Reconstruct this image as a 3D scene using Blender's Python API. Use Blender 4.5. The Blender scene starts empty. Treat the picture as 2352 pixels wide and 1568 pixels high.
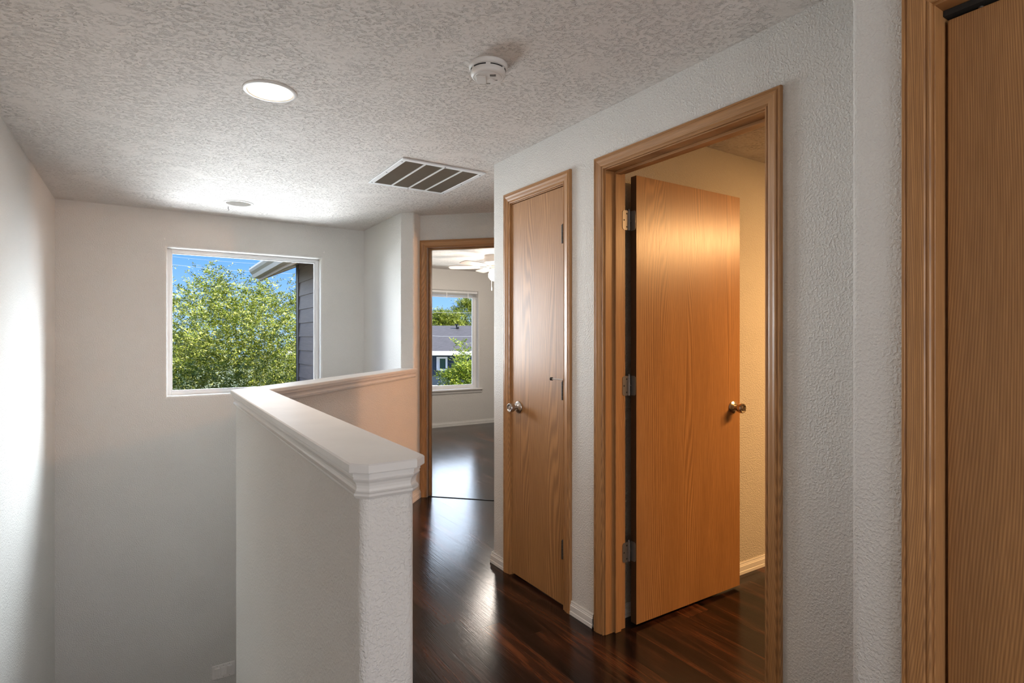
import bpy, bmesh, math, random
import numpy as np
from mathutils import Vector, Matrix, noise as mnoise

PI = math.pi
scene = bpy.context.scene
COL = scene.collection
random.seed(7)

# ------------------------------------------------------------------ camera
CAMZ = 1.312
YAW = math.radians(32.933)
cam_data = bpy.data.cameras.new('camera')
cam = bpy.data.objects.new('camera', cam_data)
COL.objects.link(cam)
cam.location = (0, 0, CAMZ)
cam.rotation_euler = (PI/2, 0, -YAW)
cam_data.sensor_width = 36.0
cam_data.lens = 36.0*1294.85/2352.0
cam_data.shift_y = -8.4/2352.0
cam_data.clip_start = 0.02
cam_data.clip_end = 400
scene.camera = cam

# ------------------------------------------------------------------ view / world / sun
scene.view_settings.view_transform = 'Standard'
scene.view_settings.look = 'None'
scene.view_settings.exposure = 0.98
scene.view_settings.gamma = 1.0
scene.view_settings.use_curve_mapping = False

world = bpy.data.worlds.new('world')
scene.world = world
world.use_nodes = True
wn, wl = world.node_tree.nodes, world.node_tree.links
wn.clear()
w_out = wn.new('ShaderNodeOutputWorld')
w_bg = wn.new('ShaderNodeBackground')
w_tc = wn.new('ShaderNodeTexCoord')
w_sep = wn.new('ShaderNodeSeparateXYZ')
w_ramp = wn.new('ShaderNodeValToRGB')
w_ramp.color_ramp.elements[0].position = 0.0
w_ramp.color_ramp.elements[0].color = (0.30, 0.50, 0.86, 1)
w_ramp.color_ramp.elements[1].position = 0.55
w_ramp.color_ramp.elements[1].color = (0.05, 0.20, 0.72, 1)
e = w_ramp.color_ramp.elements.new(0.17)
e.color = (0.075, 0.265, 0.86, 1)
wl.new(w_tc.outputs['Generated'], w_sep.inputs[0])
wl.new(w_sep.outputs['Z'], w_ramp.inputs[0])
wl.new(w_ramp.outputs[0], w_bg.inputs[0])
w_bg.inputs[1].default_value = 0.84
wl.new(w_bg.outputs[0], w_out.inputs[0])


def light(kind, name, loc, energy, color=(1, 1, 1), aim=None, **kw):
    d = bpy.data.lights.new(name, kind)
    d.energy = energy
    d.color = color
    for k, v in kw.items():
        setattr(d, k, v)
    o = bpy.data.objects.new(name, d)
    COL.objects.link(o)
    o.location = loc
    if aim is not None:
        o.rotation_euler = Vector(aim).to_track_quat('-Z', 'Y').to_euler()
    return o


# the real sun: high, behind the house on the right, it never enters the rooms
light('SUN', 'sun_light', (0, -5, 12), 7.4, (1.0, 0.94, 0.80), aim=(-0.40, 0.72, -0.66), angle=0.009)
# the bright sky in front of the two windows
light('SUN', 'sky_light', (1, 14, 6), 4.2, (0.84, 0.92, 1.0), aim=(-0.05, -1, -0.18), angle=math.radians(80))
# daylight thrown up off the sunlit ground through the stairwell window (emits only upwards)
light('AREA', 'window_bounce_light', (0.70, 7.1, 0.45), 14, (0.88, 0.94, 1.0), aim=(0, -0.89, 0.46),
      shape='RECTANGLE', size=1.5, size_y=1.0, spread=math.radians(58))
light('AREA', 'window_bounce_light', (0.73, 5.75, 1.0), 2.4, (0.86, 0.93, 1.0), aim=(0, -0.50, 0.86),
      shape='RECTANGLE', size=1.1, size_y=0.5, spread=math.radians(60))
# same light going sideways to the two walls of the stairwell (the cones stay off the hall's axis)
light('AREA', 'window_side_light', (1.05, 6.3, 1.50), 19, (0.84, 0.92, 1.0), aim=(-0.66, -0.75, -0.34),
      shape='RECTANGLE', size=0.9, size_y=1.1, spread=math.radians(56))
light('AREA', 'window_side_light', (0.60, 5.6, 1.44), 5.4, (0.84, 0.92, 1.0), aim=(0.42, -0.90, -0.02),
      shape='RECTANGLE', size=0.9, size_y=1.1, spread=math.radians(44))
# the same upward daylight through the bedroom window
light('AREA', 'bedroom_bounce_light', (3.5, 8.6, 0.30), 8, (0.92, 0.96, 1.0), aim=(0, -0.84, 0.54),
      shape='RECTANGLE', size=1.5, size_y=1.0, spread=math.radians(58))
# unseen fill light added behind the viewpoint to brighten the hall
light('AREA', 'rear_fill_light', (0.35, -2.68, 1.45), 20, (1.0, 0.965, 0.91), aim=(0.05, 1, 0.03),
      shape='RECTANGLE', size=1.4, size_y=1.3)


# ------------------------------------------------------------------ node helpers
def new_mat(name):
    m = bpy.data.materials.new(name)
    m.use_nodes = True
    return m, m.node_tree.nodes, m.node_tree.links, m.node_tree.nodes['Principled BSDF']


class NT:
    def __init__(self, m):
        self.n, self.l = m.node_tree.nodes, m.node_tree.links

    def put(self, sock, v):
        if hasattr(v, 'is_output'):
            self.l.new(v, sock)
        elif v is not None:
            sock.default_value = v

    def math(self, op, a, b=None, c=None, clamp=False):
        n = self.n.new('ShaderNodeMath')
        n.operation = op
        n.use_clamp = clamp
        self.put(n.inputs[0], a)
        if b is not None:
            self.put(n.inputs[1], b)
        if c is not None:
            self.put(n.inputs[2], c)
        return n.outputs[0]

    def obj(self):
        n = self.n.new('ShaderNodeTexCoord')
        return n.outputs['Object']

    def xyz(self, v):
        n = self.n.new('ShaderNodeSeparateXYZ')
        self.put(n.inputs[0], v)
        return n.outputs

    def comb(self, x, y, z):
        n = self.n.new('ShaderNodeCombineXYZ')
        self.put(n.inputs[0], x)
        self.put(n.inputs[1], y)
        self.put(n.inputs[2], z)
        return n.outputs[0]

    def noise(self, v, scale, detail=2.0, rough=0.5, dist=0.0):
        n = self.n.new('ShaderNodeTexNoise')
        self.put(n.inputs['Vector'], v)
        n.inputs['Scale'].default_value = scale
        n.inputs['Detail'].default_value = detail
        n.inputs['Roughness'].default_value = rough
        n.inputs['Distortion'].default_value = dist
        return n.outputs[0]

    def white(self, v):
        n = self.n.new('ShaderNodeTexWhiteNoise')
        self.put(n.inputs['Vector'], v)
        return n.outputs['Value']

    def ramp(self, fac, stops, interp='LINEAR'):
        n = self.n.new('ShaderNodeValToRGB')
        cr = n.color_ramp
        cr.interpolation = interp
        cr.elements[0].position, cr.elements[0].color = stops[0][0], tuple(stops[0][1]) + (1,)
        cr.elements[1].position, cr.elements[1].color = stops[-1][0], tuple(stops[-1][1]) + (1,)
        for p, c in stops[1:-1]:
            el = cr.elements.new(p)
            el.color = tuple(c) + (1,)
        self.put(n.inputs[0], fac)
        return n.outputs[0]

    def mix(self, fac, a, b, mode='MIX'):
        n = self.n.new('ShaderNodeMix')
        n.data_type = 'RGBA'
        n.blend_type = mode
        self.put(n.inputs[0], fac)
        self.put(n.inputs[6], a)
        self.put(n.inputs[7], b)
        return n.outputs[2]

    def bump(self, h, strength, dist, normal=None):
        n = self.n.new('ShaderNodeBump')
        n.inputs['Strength'].default_value = strength
        n.inputs['Distance'].default_value = dist
        self.put(n.inputs['Height'], h)
        if normal is not None:
            self.put(n.inputs['Normal'], normal)
        return n.outputs[0]


def simple(name, col, rough=0.5, metal=0.0, spec=0.5, bump=None):
    m, n, l, b = new_mat(name)
    b.inputs['Roughness'].default_value = rough
    b.inputs['Metallic'].default_value = metal
    b.inputs['Specular IOR Level'].default_value = spec
    t = NT(m)
    o = t.obj()
    f = t.noise(o, 9.0, 3)
    c = t.ramp(f, [(0.3, tuple(x*0.94 for x in col)), (0.7, col)])
    t.put(b.inputs['Base Color'], c)
    if bump:
        t.put(b.inputs['Normal'], t.bump(t.noise(o, bump[0], 2), 1.0, bump[1]))
    return m


def plaster(name, col, scale=135, amp=0.0028, rough=0.75, ceiling=False):
    m, n, l, b = new_mat(name)
    t = NT(m)
    o = t.obj()
    s = t.xyz(o)
    if ceiling:
        # troweled texture: short torn creases, denser in patches
        al = t.math('SUBTRACT', t.math('MULTIPLY', s['X'], 0.84), t.math('MULTIPLY', s['Y'], 0.54))
        ac = t.math('ADD', t.math('MULTIPLY', s['X'], 0.54), t.math('MULTIPLY', s['Y'], 0.84))
        v = t.comb(t.math('MULTIPLY', al, 0.58), t.math('MULTIPLY', ac, 1.25), s['Z'])
        a = t.noise(v, 55, 3.0, 0.62, 0.9)
        ridge = t.math('ABSOLUTE', t.math('SUBTRACT', a, 0.5))
        crease = t.math('SUBTRACT', 1.0, t.math('MULTIPLY', ridge, 13.0, clamp=True), clamp=True)
        patch = t.noise(o, 5.5, 4, 0.6)
        pm = t.math('MULTIPLY', t.math('SUBTRACT', patch, 0.30), 5.0, clamp=True)
        gap = t.math('MULTIPLY', t.math('SUBTRACT', t.noise(o, 60, 2), 0.42), 6.0, clamp=True)
        c2 = t.math('MULTIPLY', t.math('MULTIPLY', crease, pm), gap)
        h = t.math('SUBTRACT', t.math('MULTIPLY', t.noise(o, 110, 2), 0.35), c2)
        nrm = t.bump(h, 1.0, 0.0042)
    else:
        a = t.noise(o, scale, 2.0, 0.5, 0.25)
        blob = t.math('MULTIPLY', t.math('SUBTRACT', a, 0.43), 5.0, clamp=True)
        patch = t.noise(o, 7.0, 2)
        h = t.math('MULTIPLY', blob, t.math('ADD', t.math('MULTIPLY', patch, 0.8), 0.25))
        h = t.math('ADD', h, t.math('MULTIPLY', t.noise(o, scale*2.4, 2), 0.3))
        nrm = t.bump(h, 0.75, amp)
    var = t.noise(o, 1.3, 3)
    c = t.ramp(var, [(0.3, tuple(x*0.965 for x in col)), (0.7, col)])
    t.put(b.inputs['Base Color'], c)
    t.put(b.inputs['Normal'], nrm)
    b.inputs['Roughness'].default_value = rough
    b.inputs['Specular IOR Level'].default_value = 0.35
    return m


def oak(name, along='Z', dark=(0.185, 0.078, 0.026), light_=(0.56, 0.285, 0.108), seed=0.0,
        rough=0.36, freq=1.0, cath=1.0):
    m, n, l, b = new_mat(name)
    t = NT(m)
    s = t.xyz(t.obj())
    sumxy = t.math('ADD', s['X'], s['Y'])
    if along == 'Z':
        ac, al = sumxy, s['Z']
    else:
        ac, al = s['Z'], sumxy
    ac = t.math('ADD', ac, seed)
    v1 = t.comb(t.math('MULTIPLY', ac, 4.2), seed, t.math('MULTIPLY', al, 0.42))
    n1 = t.noise(v1, 1.0, 1.0, 0.4)
    v2 = t.comb(t.math('MULTIPLY', ac, 30.0), seed, t.math('MULTIPLY', al, 1.8))
    n2 = t.noise(v2, 1.0, 2.0, 0.5)
    ph = t.math('ADD', t.math('MULTIPLY', n1, 46.0*freq*cath), t.math('MULTIPLY', ac, 125.0*freq))
    ph = t.math('ADD', ph, t.math('MULTIPLY', n2, 0.8))
    sn = t.math('ADD', t.math('MULTIPLY', t.math('SINE', t.math('MULTIPLY', ph, 2*PI)), 0.5), 0.5)
    sharp = t.math('POWER', sn, 1.3)
    # fine pores
    v3 = t.comb(t.math('MULTIPLY', ac, 420.0), seed, t.math('MULTIPLY', al, 9.0))
    pores = t.noise(v3, 1.0, 2.0, 0.6)
    v4 = t.comb(t.math('MULTIPLY', ac, 6.0), seed, t.math('MULTIPLY', al, 0.8))
    broad = t.noise(v4, 1.3, 2.0)
    fac = t.math('ADD', t.math('MULTIPLY', sharp, 0.34), t.math('MULTIPLY', pores, 0.68))
    fac = t.math('ADD', fac, t.math('MULTIPLY', t.math('SUBTRACT', broad, 0.5), 0.35))
    mid = tuple((a*0.5+c*0.5) for a, c in zip(dark, light_))
    c = t.ramp(fac, [(0.12, light_), (0.48, mid), (1.0, dark)])
    t.put(b.inputs['Base Color'], c)
    t.put(b.inputs['Normal'], t.bump(t.math('MULTIPLY', fac, -1.0), 0.25, 0.0006))
    t.put(b.inputs['Roughness'], t.math('ADD', t.math('MULTIPLY', pores, 0.16), rough-0.06))
    b.inputs['Specular IOR Level'].default_value = 0.5
    return m


def plank_floor():
    m, n, l, b = new_mat('mahogany_plank_floor')
    t = NT(m)
    s = t.xyz(t.obj())
    W, LN = 0.152, 1.22
    xr = t.math('DIVIDE', s['X'], W)
    row = t.math('FLOOR', xr)
    fx = t.math('SUBTRACT', xr, row)
    off = t.white(t.comb(row, 3.1, 0.0))
    yr = t.math('ADD', t.math('DIVIDE', s['Y'], LN), t.math('MULTIPLY', off, 7.0))
    cell = t.math('FLOOR', yr)
    fy = t.math('SUBTRACT', yr, cell)
    r1 = t.white(t.comb(row, cell, 0.0))
    r2 = t.white(t.comb(row, cell, 5.0))
    # grain, stretched along the plank
    gx = t.math('ADD', s['X'], t.math('MULTIPLY', r1, 3.0))
    gy = t.math('ADD', s['Y'], t.math('MULTIPLY', r2, 5.0))
    fine = t.noise(t.comb(t.math('MULTIPLY', gx, 190.0), t.math('MULTIPLY', gy, 7.0), r1), 1.0, 3.0, 0.6)
    wav = t.noise(t.comb(t.math('MULTIPLY', gx, 26.0), t.math('MULTIPLY', gy, 2.2), r2), 1.0, 4.0, 0.62, 0.8)
    broad = t.noise(t.comb(t.math('MULTIPLY', gx, 11.0), t.math('MULTIPLY', gy, 1.1), r1), 1.0, 3.0, 0.6, 0.4)
    k = t.math('ADD', t.math('MULTIPLY', broad, 0.70), t.math('MULTIPLY', wav, 0.46))
    k = t.math('ADD', k, t.math('MULTIPLY', t.math('SUBTRACT', r1, 0.5), 0.20))
    k = t.math('ADD', k, t.math('MULTIPLY', t.math('SUBTRACT', fine, 0.5), 0.26))
    c = t.ramp(k, [(0.42, (0.0050, 0.0032, 0.0026)), (0.58, (0.016, 0.0072, 0.0050)),
                   (0.66, (0.040, 0.014, 0.007)), (0.77, (0.092, 0.031, 0.013)), (0.94, (0.15, 0.062, 0.027))])
    # seams
    ex = t.math('MINIMUM', fx, t.math('SUBTRACT', 1.0, fx))
    ey = t.math('MINIMUM', fy, t.math('SUBTRACT', 1.0, fy))
    sx = t.math('LESS_THAN', ex, 0.011)
    sy = t.math('LESS_THAN', ey, 0.0014)
    seam = t.math('MAXIMUM', sx, sy)
    c = t.mix(t.math('MULTIPLY', seam, 0.75), c, (0.004, 0.003, 0.003, 1))
    t.put(b.inputs['Base Color'], c)
    h = t.math('SUBTRACT', t.math('MULTIPLY', fine, 0.5), t.math('MULTIPLY', seam, 1.2))
    t.put(b.inputs['Normal'], t.bump(h, 0.5, 0.0013))
    t.put(b.inputs['Roughness'], t.math('ADD', t.math('MULTIPLY', wav, 0.10), 0.11))
    b.inputs['Specular IOR Level'].default_value = 0.32
    return m


def emit(name, col, strength):
    m, n, l, b = new_mat(name)
    b.inputs['Base Color'].default_value = (0.9, 0.9, 0.9, 1)
    b.inputs['Emission Color'].default_value = tuple(col) + (1,)
    b.inputs['Emission Strength'].default_value = strength
    return m


def pane_glass():
    m, n, l, b = new_mat('window_glass')
    n.clear()
    out = n.new('ShaderNodeOutputMaterial')
    tr = n.new('ShaderNodeBsdfTransparent')
    tr.inputs[0].default_value = (0.97, 0.985, 0.98, 1)
    gl = n.new('ShaderNodeBsdfGlossy')
    gl.inputs['Roughness'].default_value = 0.01
    fr = n.new('ShaderNodeFresnel')
    fr.inputs[0].default_value = 1.06
    mx = n.new('ShaderNodeMixShader')
    l.new(fr.outputs[0], mx.inputs[0])
    l.new(tr.outputs[0], mx.inputs[1])
    l.new(gl.outputs[0], mx.inputs[2])
    l.new(mx.outputs[0], out.inputs[0])
    return m


def leaf_mat(name, cols, trans=0.22):
    m, n, l, b = new_mat(name)
    t = NT(m)
    g = n.new('ShaderNodeNewGeometry')
    r = g.outputs['Random Per Island']
    c = t.ramp(r, [(i/(len(cols)-1), cc) for i, cc in enumerate(cols)])
    t.put(b.inputs['Base Color'], c)
    b.inputs['Roughness'].default_value = 0.45
    b.inputs['Specular IOR Level'].default_value = 0.35
    out = [x for x in n if x.type == 'OUTPUT_MATERIAL'][0]
    tl = n.new('ShaderNodeBsdfTranslucent')
    t.put(tl.inputs[0], t.mix(1.0, c, (1.0, 1.0, 0.45, 1), 'MULTIPLY'))
    mx = n.new('ShaderNodeMixShader')
    mx.inputs[0].default_value = trans
    l.new(b.outputs[0], mx.inputs[1])
    l.new(tl.outputs[0], mx.inputs[2])
    l.new(mx.outputs[0], out.inputs[0])
    return m


def shingle_mat():
    m, n, l, b = new_mat('grey_roof_shingles')
    t = NT(m)
    s = t.xyz(t.obj())
    v = t.comb(t.math('MULTIPLY', s['X'], 3.2), t.math('MULTIPLY', s['Y'], 9.0), 0.0)
    k = t.noise(v, 1.0, 4, 0.7)
    row = t.math('FRACT', t.math('MULTIPLY', s['Y'], 7.0))
    line = t.math('LESS_THAN', row, 0.16)
    c = t.ramp(k, [(0.3, (0.030, 0.026, 0.029)), (0.7, (0.080, 0.070, 0.076))])
    c = t.mix(t.math('MULTIPLY', line, 0.5), c, (0.07, 0.065, 0.07, 1))
    t.put(b.inputs['Base Color'], c)
    b.inputs['Roughness'].default_value = 0.9
    return m


def sidingmat(name, c0, c1):
    m, n, l, b = new_mat(name)
    t = NT(m)
    s = t.xyz(t.obj())
    v = t.comb(t.math('MULTIPLY', s['X'], 3.0), t.math('MULTIPLY', s['Y'], 3.0), t.math('MULTIPLY', s['Z'], 40.0))
    k = t.noise(v, 1.0, 4, 0.65, 0.6)
    t.put(b.inputs['Base Color'], t.ramp(k, [(0.3, c0), (0.7, c1)]))
    t.put(b.inputs['Normal'], t.bump(k, 0.4, 0.002))
    b.inputs['Roughness'].default_value = 0.65
    return m


M = {}
WALLC = (0.73, 0.708, 0.672)
M['wall'] = plaster('greige_textured_wall', WALLC)
M['ceiling'] = plaster('troweled_ceiling', (0.77, 0.715, 0.67), ceiling=True)
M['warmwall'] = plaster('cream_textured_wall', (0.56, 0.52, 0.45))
M['trim'] = simple('painted_white_trim', (0.76, 0.74, 0.71), 0.38)
M['vinyl'] = simple('white_vinyl', (0.88, 0.88, 0.88), 0.35)
M['plastic'] = simple('white_plastic', (0.76, 0.73, 0.70), 0.42)
M['plastic_plain'] = simple('plate_plastic', (0.88, 0.84, 0.81), 0.35)
M['oak_v'] = oak('oak_vertical', 'Z', dark=(0.20, 0.088, 0.032), seed=0.3, freq=1.5)
M['oak_h'] = oak('oak_horizontal', 'H', dark=(0.20, 0.088, 0.032), seed=1.7, freq=1.5)
M['oak_leaf'] = oak('oak_leaf_closet', 'Z', seed=3.11, freq=0.9, rough=0.44)
M['oak_leaf2'] = oak('oak_leaf_open', 'Z', seed=5.37, freq=1.1, rough=0.29)
M['oak_leaf3'] = oak('oak_leaf_bifold', 'Z', dark=(0.19, 0.080, 0.026), light_=(0.52, 0.27, 0.105), seed=9.2, freq=1.6, cath=0.7)
M['oak_edge'] = simple('dark_door_edge', (0.075, 0.036, 0.014), 0.55)  # end edges of the open leaf, darker than its faces
M['floor'] = plank_floor()
M['nickel'] = simple('brushed_nickel', (0.50, 0.46, 0.42), 0.30, 1.0)
M['brass'] = simple('aged_nickel_knob', (0.60, 0.50, 0.38), 0.24, 1.0)
M['hinge'] = simple('hinge_metal', (0.27, 0.245, 0.22), 0.42, 0.6)
M['hinge_dark'] = simple('dark_pewter_hinge', (0.085, 0.075, 0.065), 0.40, 0.5)
M['black'] = simple('black_rubber', (0.012, 0.012, 0.012), 0.6)
M['darkslot'] = simple('dark_slot', (0.02, 0.018, 0.015), 0.8)
M['louver'] = simple('grey_brown_louvers', (0.26, 0.23, 0.19), 0.6)
M['glass'] = pane_glass()
M['can_bulb'] = emit('recessed_bulb_glow', (1.0, 0.78, 0.50), 9.0)
M['fan_bulb'] = emit('frosted_glass_glow', (1.0, 0.80, 0.56), 3.2)
M['warm_bulb'] = emit('warm_bulb_glow', (1.0, 0.60, 0.28), 8.0)
M['gutter'] = simple('beige_gutter_paint', (0.40, 0.32, 0.25), 0.5)
M['fascia'] = simple('tan_fascia_paint', (0.34, 0.235, 0.155), 0.6)
M['siding'] = sidingmat('taupe_lap_siding', (0.185, 0.125, 0.100), (0.24, 0.165, 0.130))
M['cornerboard'] = simple('brown_corner_board', (0.13, 0.10, 0.08), 0.6)
M['blueside'] = sidingmat('slate_blue_siding', (0.020, 0.034, 0.055), (0.030, 0.050, 0.078))
M['shingle'] = shingle_mat()
M['bark'] = simple('grey_brown_bark', (0.11, 0.085, 0.06), 0.9, bump=(40, 0.01))
M['leaf'] = leaf_mat('ash_leaf', [(0.05, 0.085, 0.010), (0.14, 0.18, 0.018), (0.24, 0.27, 0.03), (0.52, 0.50, 0.17)])
M['leaf_far'] = leaf_mat('far_leaf', [(0.07, 0.10, 0.012), (0.20, 0.24, 0.03), (0.36, 0.38, 0.06)])
M['leaf_shrub'] = leaf_mat('shrub_leaf', [(0.10, 0.17, 0.02), (0.22, 0.28, 0.03), (0.36, 0.38, 0.06)])
M['grass'] = simple('dry_lawn', (0.13, 0.15, 0.06), 0.95)
M['pave'] = simple('pale_concrete', (0.55, 0.52, 0.48), 0.9)
M['carpet'] = simple('tan_stair_carpet', (0.42, 0.34, 0.27), 0.95, bump=(300, 0.004))
M['blade'] = simple('bleached_fan_blade', (0.62, 0.50, 0.42), 0.5)
M['green_glass'] = simple('dark_green_window_pane', (0.04, 0.09, 0.07), 0.12)
M['wire'] = simple('pale_wire', (0.5, 0.5, 0.5), 0.6)


# ------------------------------------------------------------------ object helpers
ORG = {}


def tag(o, label=None, cat=None, group=None, kind=None):
    if label: o['label'] = label
    if cat: o['category'] = cat
    if group: o['group'] = group
    if kind: o['kind'] = kind
    return o


def empty(name, loc, label=None, cat=None, group=None, kind=None):
    o = bpy.data.objects.new(name, None)
    o.empty_display_size = 0.1
    COL.objects.link(o)
    o.location = loc
    ORG[o.name] = Vector(loc)
    return tag(o, label, cat, group, kind)


class MB:
    """collects geometry given in world coordinates"""
    def __init__(self):
        self.v, self.f, self.mi, self.sm = [], [], [], []

    def add(self, vs, fs, mi=0, smooth=False):
        b = len(self.v)
        self.v += [tuple(x) for x in vs]
        for f in fs:
            self.f.append(tuple(i+b for i in f))
            self.mi.append(mi)
            self.sm.append(smooth)
        return self

    def box(self, x0, x1, y0, y1, z0, z1, mi=0):
        vs = [(x, y, z) for z in (z0, z1) for y in (y0, y1) for x in (x0, x1)]
        return self.add(vs, [(0, 2, 3, 1), (4, 5, 7, 6), (0, 1, 5, 4), (2, 6, 7, 3), (0, 4, 6, 2), (1, 3, 7, 5)], mi)

    def obox(self, c, ax, ay, az, hx, hy, hz, mi=0):
        c, ax, ay, az = Vector(c), Vector(ax).normalized(), Vector(ay).normalized(), Vector(az).normalized()
        vs = [c+ax*(sx*hx)+ay*(sy*hy)+az*(sz*hz) for sz in (-1, 1) for sy in (-1, 1) for sx in (-1, 1)]
        return self.add(vs, [(0, 2, 3, 1), (4, 5, 7, 6), (0, 1, 5, 4), (2, 6, 7, 3), (0, 4, 6, 2), (1, 3, 7, 5)], mi)

    def prism(self, poly, z0, z1, mi=0, smooth=False):
        n = len(poly)
        vs = [(p[0], p[1], z0) for p in poly]+[(p[0], p[1], z1) for p in poly]
        self.add(vs, [tuple(range(n-1, -1, -1)), tuple(range(n, 2*n))], mi)
        b = len(self.v)-2*n
        for i in range(n):
            j = (i+1) % n
            self.f.append((b+i, b+j, b+n+j, b+n+i))
            self.mi.append(mi)
            self.sm.append(smooth)
        return self

    def loft(self, rings, closed=True, mi=0, smooth=False, caps=False):
        n = len(rings[0])
        vs = [p for r in rings for p in r]
        fs = []
        for i in range(len(rings)-1):
            for j in range(n if closed else n-1):
                k = (j+1) % n
                fs.append((i*n+j, i*n+k, (i+1)*n+k, (i+1)*n+j))
        self.add(vs, fs, mi, smooth)
        if caps:
            b = len(self.v)-len(vs)
            self.f.append(tuple(b+i for i in range(n-1, -1, -1))); self.mi.append(mi); self.sm.append(False)
            self.f.append(tuple(b+(len(rings)-1)*n+i for i in range(n))); self.mi.append(mi); self.sm.append(False)
        return self

    def lathe(self, o, axis, prof, seg=40, mi=0, smooth=True):
        """prof: (distance along axis, radius)"""
        o, axis = Vector(o), Vector(axis).normalized()
        a = axis.orthogonal().normalized()
        b_ = axis.cross(a)
        rings = []
        for d, r in prof:
            rings.append([o+axis*d+(a*math.cos(2*PI*i/seg)+b_*math.sin(2*PI*i/seg))*max(r, 1e-5) for i in range(seg)])
        return self.loft(rings, True, mi, smooth)

    def tube(self, pts, r, seg=8, mi=0):
        pts = [Vector(p) for p in pts]
        rings = []
        for i, p in enumerate(pts):
            d = (pts[min(i+1, len(pts)-1)]-pts[max(i-1, 0)]).normalized()
            a = d.cross(Vector((0.31, 0.17, 0.93))).normalized()
            b_ = d.cross(a)
            rr = r[i] if isinstance(r, (list, tuple)) else r
            rings.append([p+(a*math.cos(2*PI*k/seg)+b_*math.sin(2*PI*k/seg))*rr for k in range(seg)])
        return self.loft(rings, True, mi, True, caps=True)

    def build(self, name, mats, parent=None, origin=None, bevel=0.0, recalc=True, autosmooth=False):
        if not isinstance(mats, (list, tuple)):
            mats = [mats]
        po = ORG[parent.name] if parent is not None else Vector((0, 0, 0))
        og = Vector(origin) if origin is not None else po
        me = bpy.data.meshes.new(name)
        me.from_pydata([tuple(Vector(v)-og) for v in self.v], [], self.f)
        me.polygons.foreach_set('material_index', self.mi)
        me.polygons.foreach_set('use_smooth', self.sm)
        for m in mats:
            me.materials.append(m)
        if recalc:
            bm = bmesh.new()
            bm.from_mesh(me)
            bmesh.ops.recalc_face_normals(bm, faces=bm.faces)
            bm.to_mesh(me)
            bm.free()
        if any(self.sm):
            me.set_sharp_from_angle(angle=math.radians(34))
        me.update()
        o = bpy.data.objects.new(name, me)
        COL.objects.link(o)
        o.location = og-po
        if parent is not None:
            o.parent = parent
        ORG[o.name] = og
        if bevel:
            md = o.modifiers.new('bevel', 'BEVEL')
            md.width = bevel
            md.segments = 3
            md.limit_method = 'ANGLE'
            md.angle_limit = math.radians(40)
        return o


def round_poly(poly, radii, seg=6):
    """polygon with the vertices listed in radii rounded"""
    out = []
    n = len(poly)
    for i, p in enumerate(poly):
        if i not in radii:
            out.append(p)
            continue
        r = radii[i]
        P = Vector(p)
        a = (Vector(poly[i-1])-P).normalized()
        b = (Vector(poly[(i+1) % n])-P).normalized()
        ang = a.angle(b)
        d = r/math.tan(ang/2)
        c = P+(a+b).normalized()*(r/math.sin(ang/2))
        s, e_ = P+a*d, P+b*d
        a0 = math.atan2(s.y-c.y, s.x-c.x)
        a1 = math.atan2(e_.y-c.y, e_.x-c.x)
        da = (a1-a0+PI) % (2*PI)-PI
        for k in range(seg+1):
            t = a0+da*k/seg
            out.append((c.x+r*math.cos(t), c.y+r*math.sin(t)))
    return out


def struct(name, mb, mat, label, cat, **kw):
    o = mb.build(name, mat, **kw)
    return tag(o, label, cat, kind='structure')


H = 2.32          # ceiling height
LOW = -2.62       # lower storey floor
W1X = 1.697       # hall wall with the two doors
W1T = 0.12
W3X = 1.473       # wall with the bifold door
W2Y = 5.23        # wall with the stairwell window
LX = -0.56        # left wall
DS = 6.215        # bedroom door wall: x + y = DS
R2 = math.sqrt(2)
FACE = 2.425      # hall face of the angled half wall: y - x = FACE
BEDY = 7.50       # bedroom window wall
HEAD = 2.052      # door opening heads


def ringwin(mb, o, u, n_in, w, h, r, depth):
    """rounded plaster return round an opening. o lower-left corner, u along, n_in into the wall"""
    o, u, n_in = Vector(o), Vector(u), Vector(n_in)
    z = Vector((0, 0, 1))
    prof = [(r, 0.0)]
    for k in range(1, 7):
        a = PI/2*k/6
        prof.append((r-r*math.sin(a), r-r*math.cos(a)))
    prof.append((0.0, depth))
    rings = []
    for off, d in prof:
        rings.append([o+u*(-off)+z*(-off)+n_in*d, o+u*(w+off)+z*(-off)+n_in*d,
                      o+u*(w+off)+z*(h+off)+n_in*d, o+u*(-off)+z*(h+off)+n_in*d])
    mb.loft(rings, True, 0, False)


# ------------------------------------------------------------------ shell
mb = MB()
mb.prism([(-0.70, -2.6), (5.7, -2.6), (5.7, 7.62), (1.78, 7.62), (1.78, 4.27), (0.41, 2.90), (0.41, 1.02), (-0.70, 1.02)], -0.28, 0.0)
struct('floor', mb, M['floor'], 'dark mahogany plank floor running through hall and rooms', 'floor')
mb = MB()
mb.box(-0.70, 5.7, -2.6, 7.62, LOW-0.12, LOW)
struct('floor_lower', mb, M['carpet'], 'lower storey floor at the foot of the stairwell', 'floor')

# ceiling with two round holes for the recessed fixtures
CANS = [(0.424, 2.474), (0.578, 4.66)]


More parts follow.
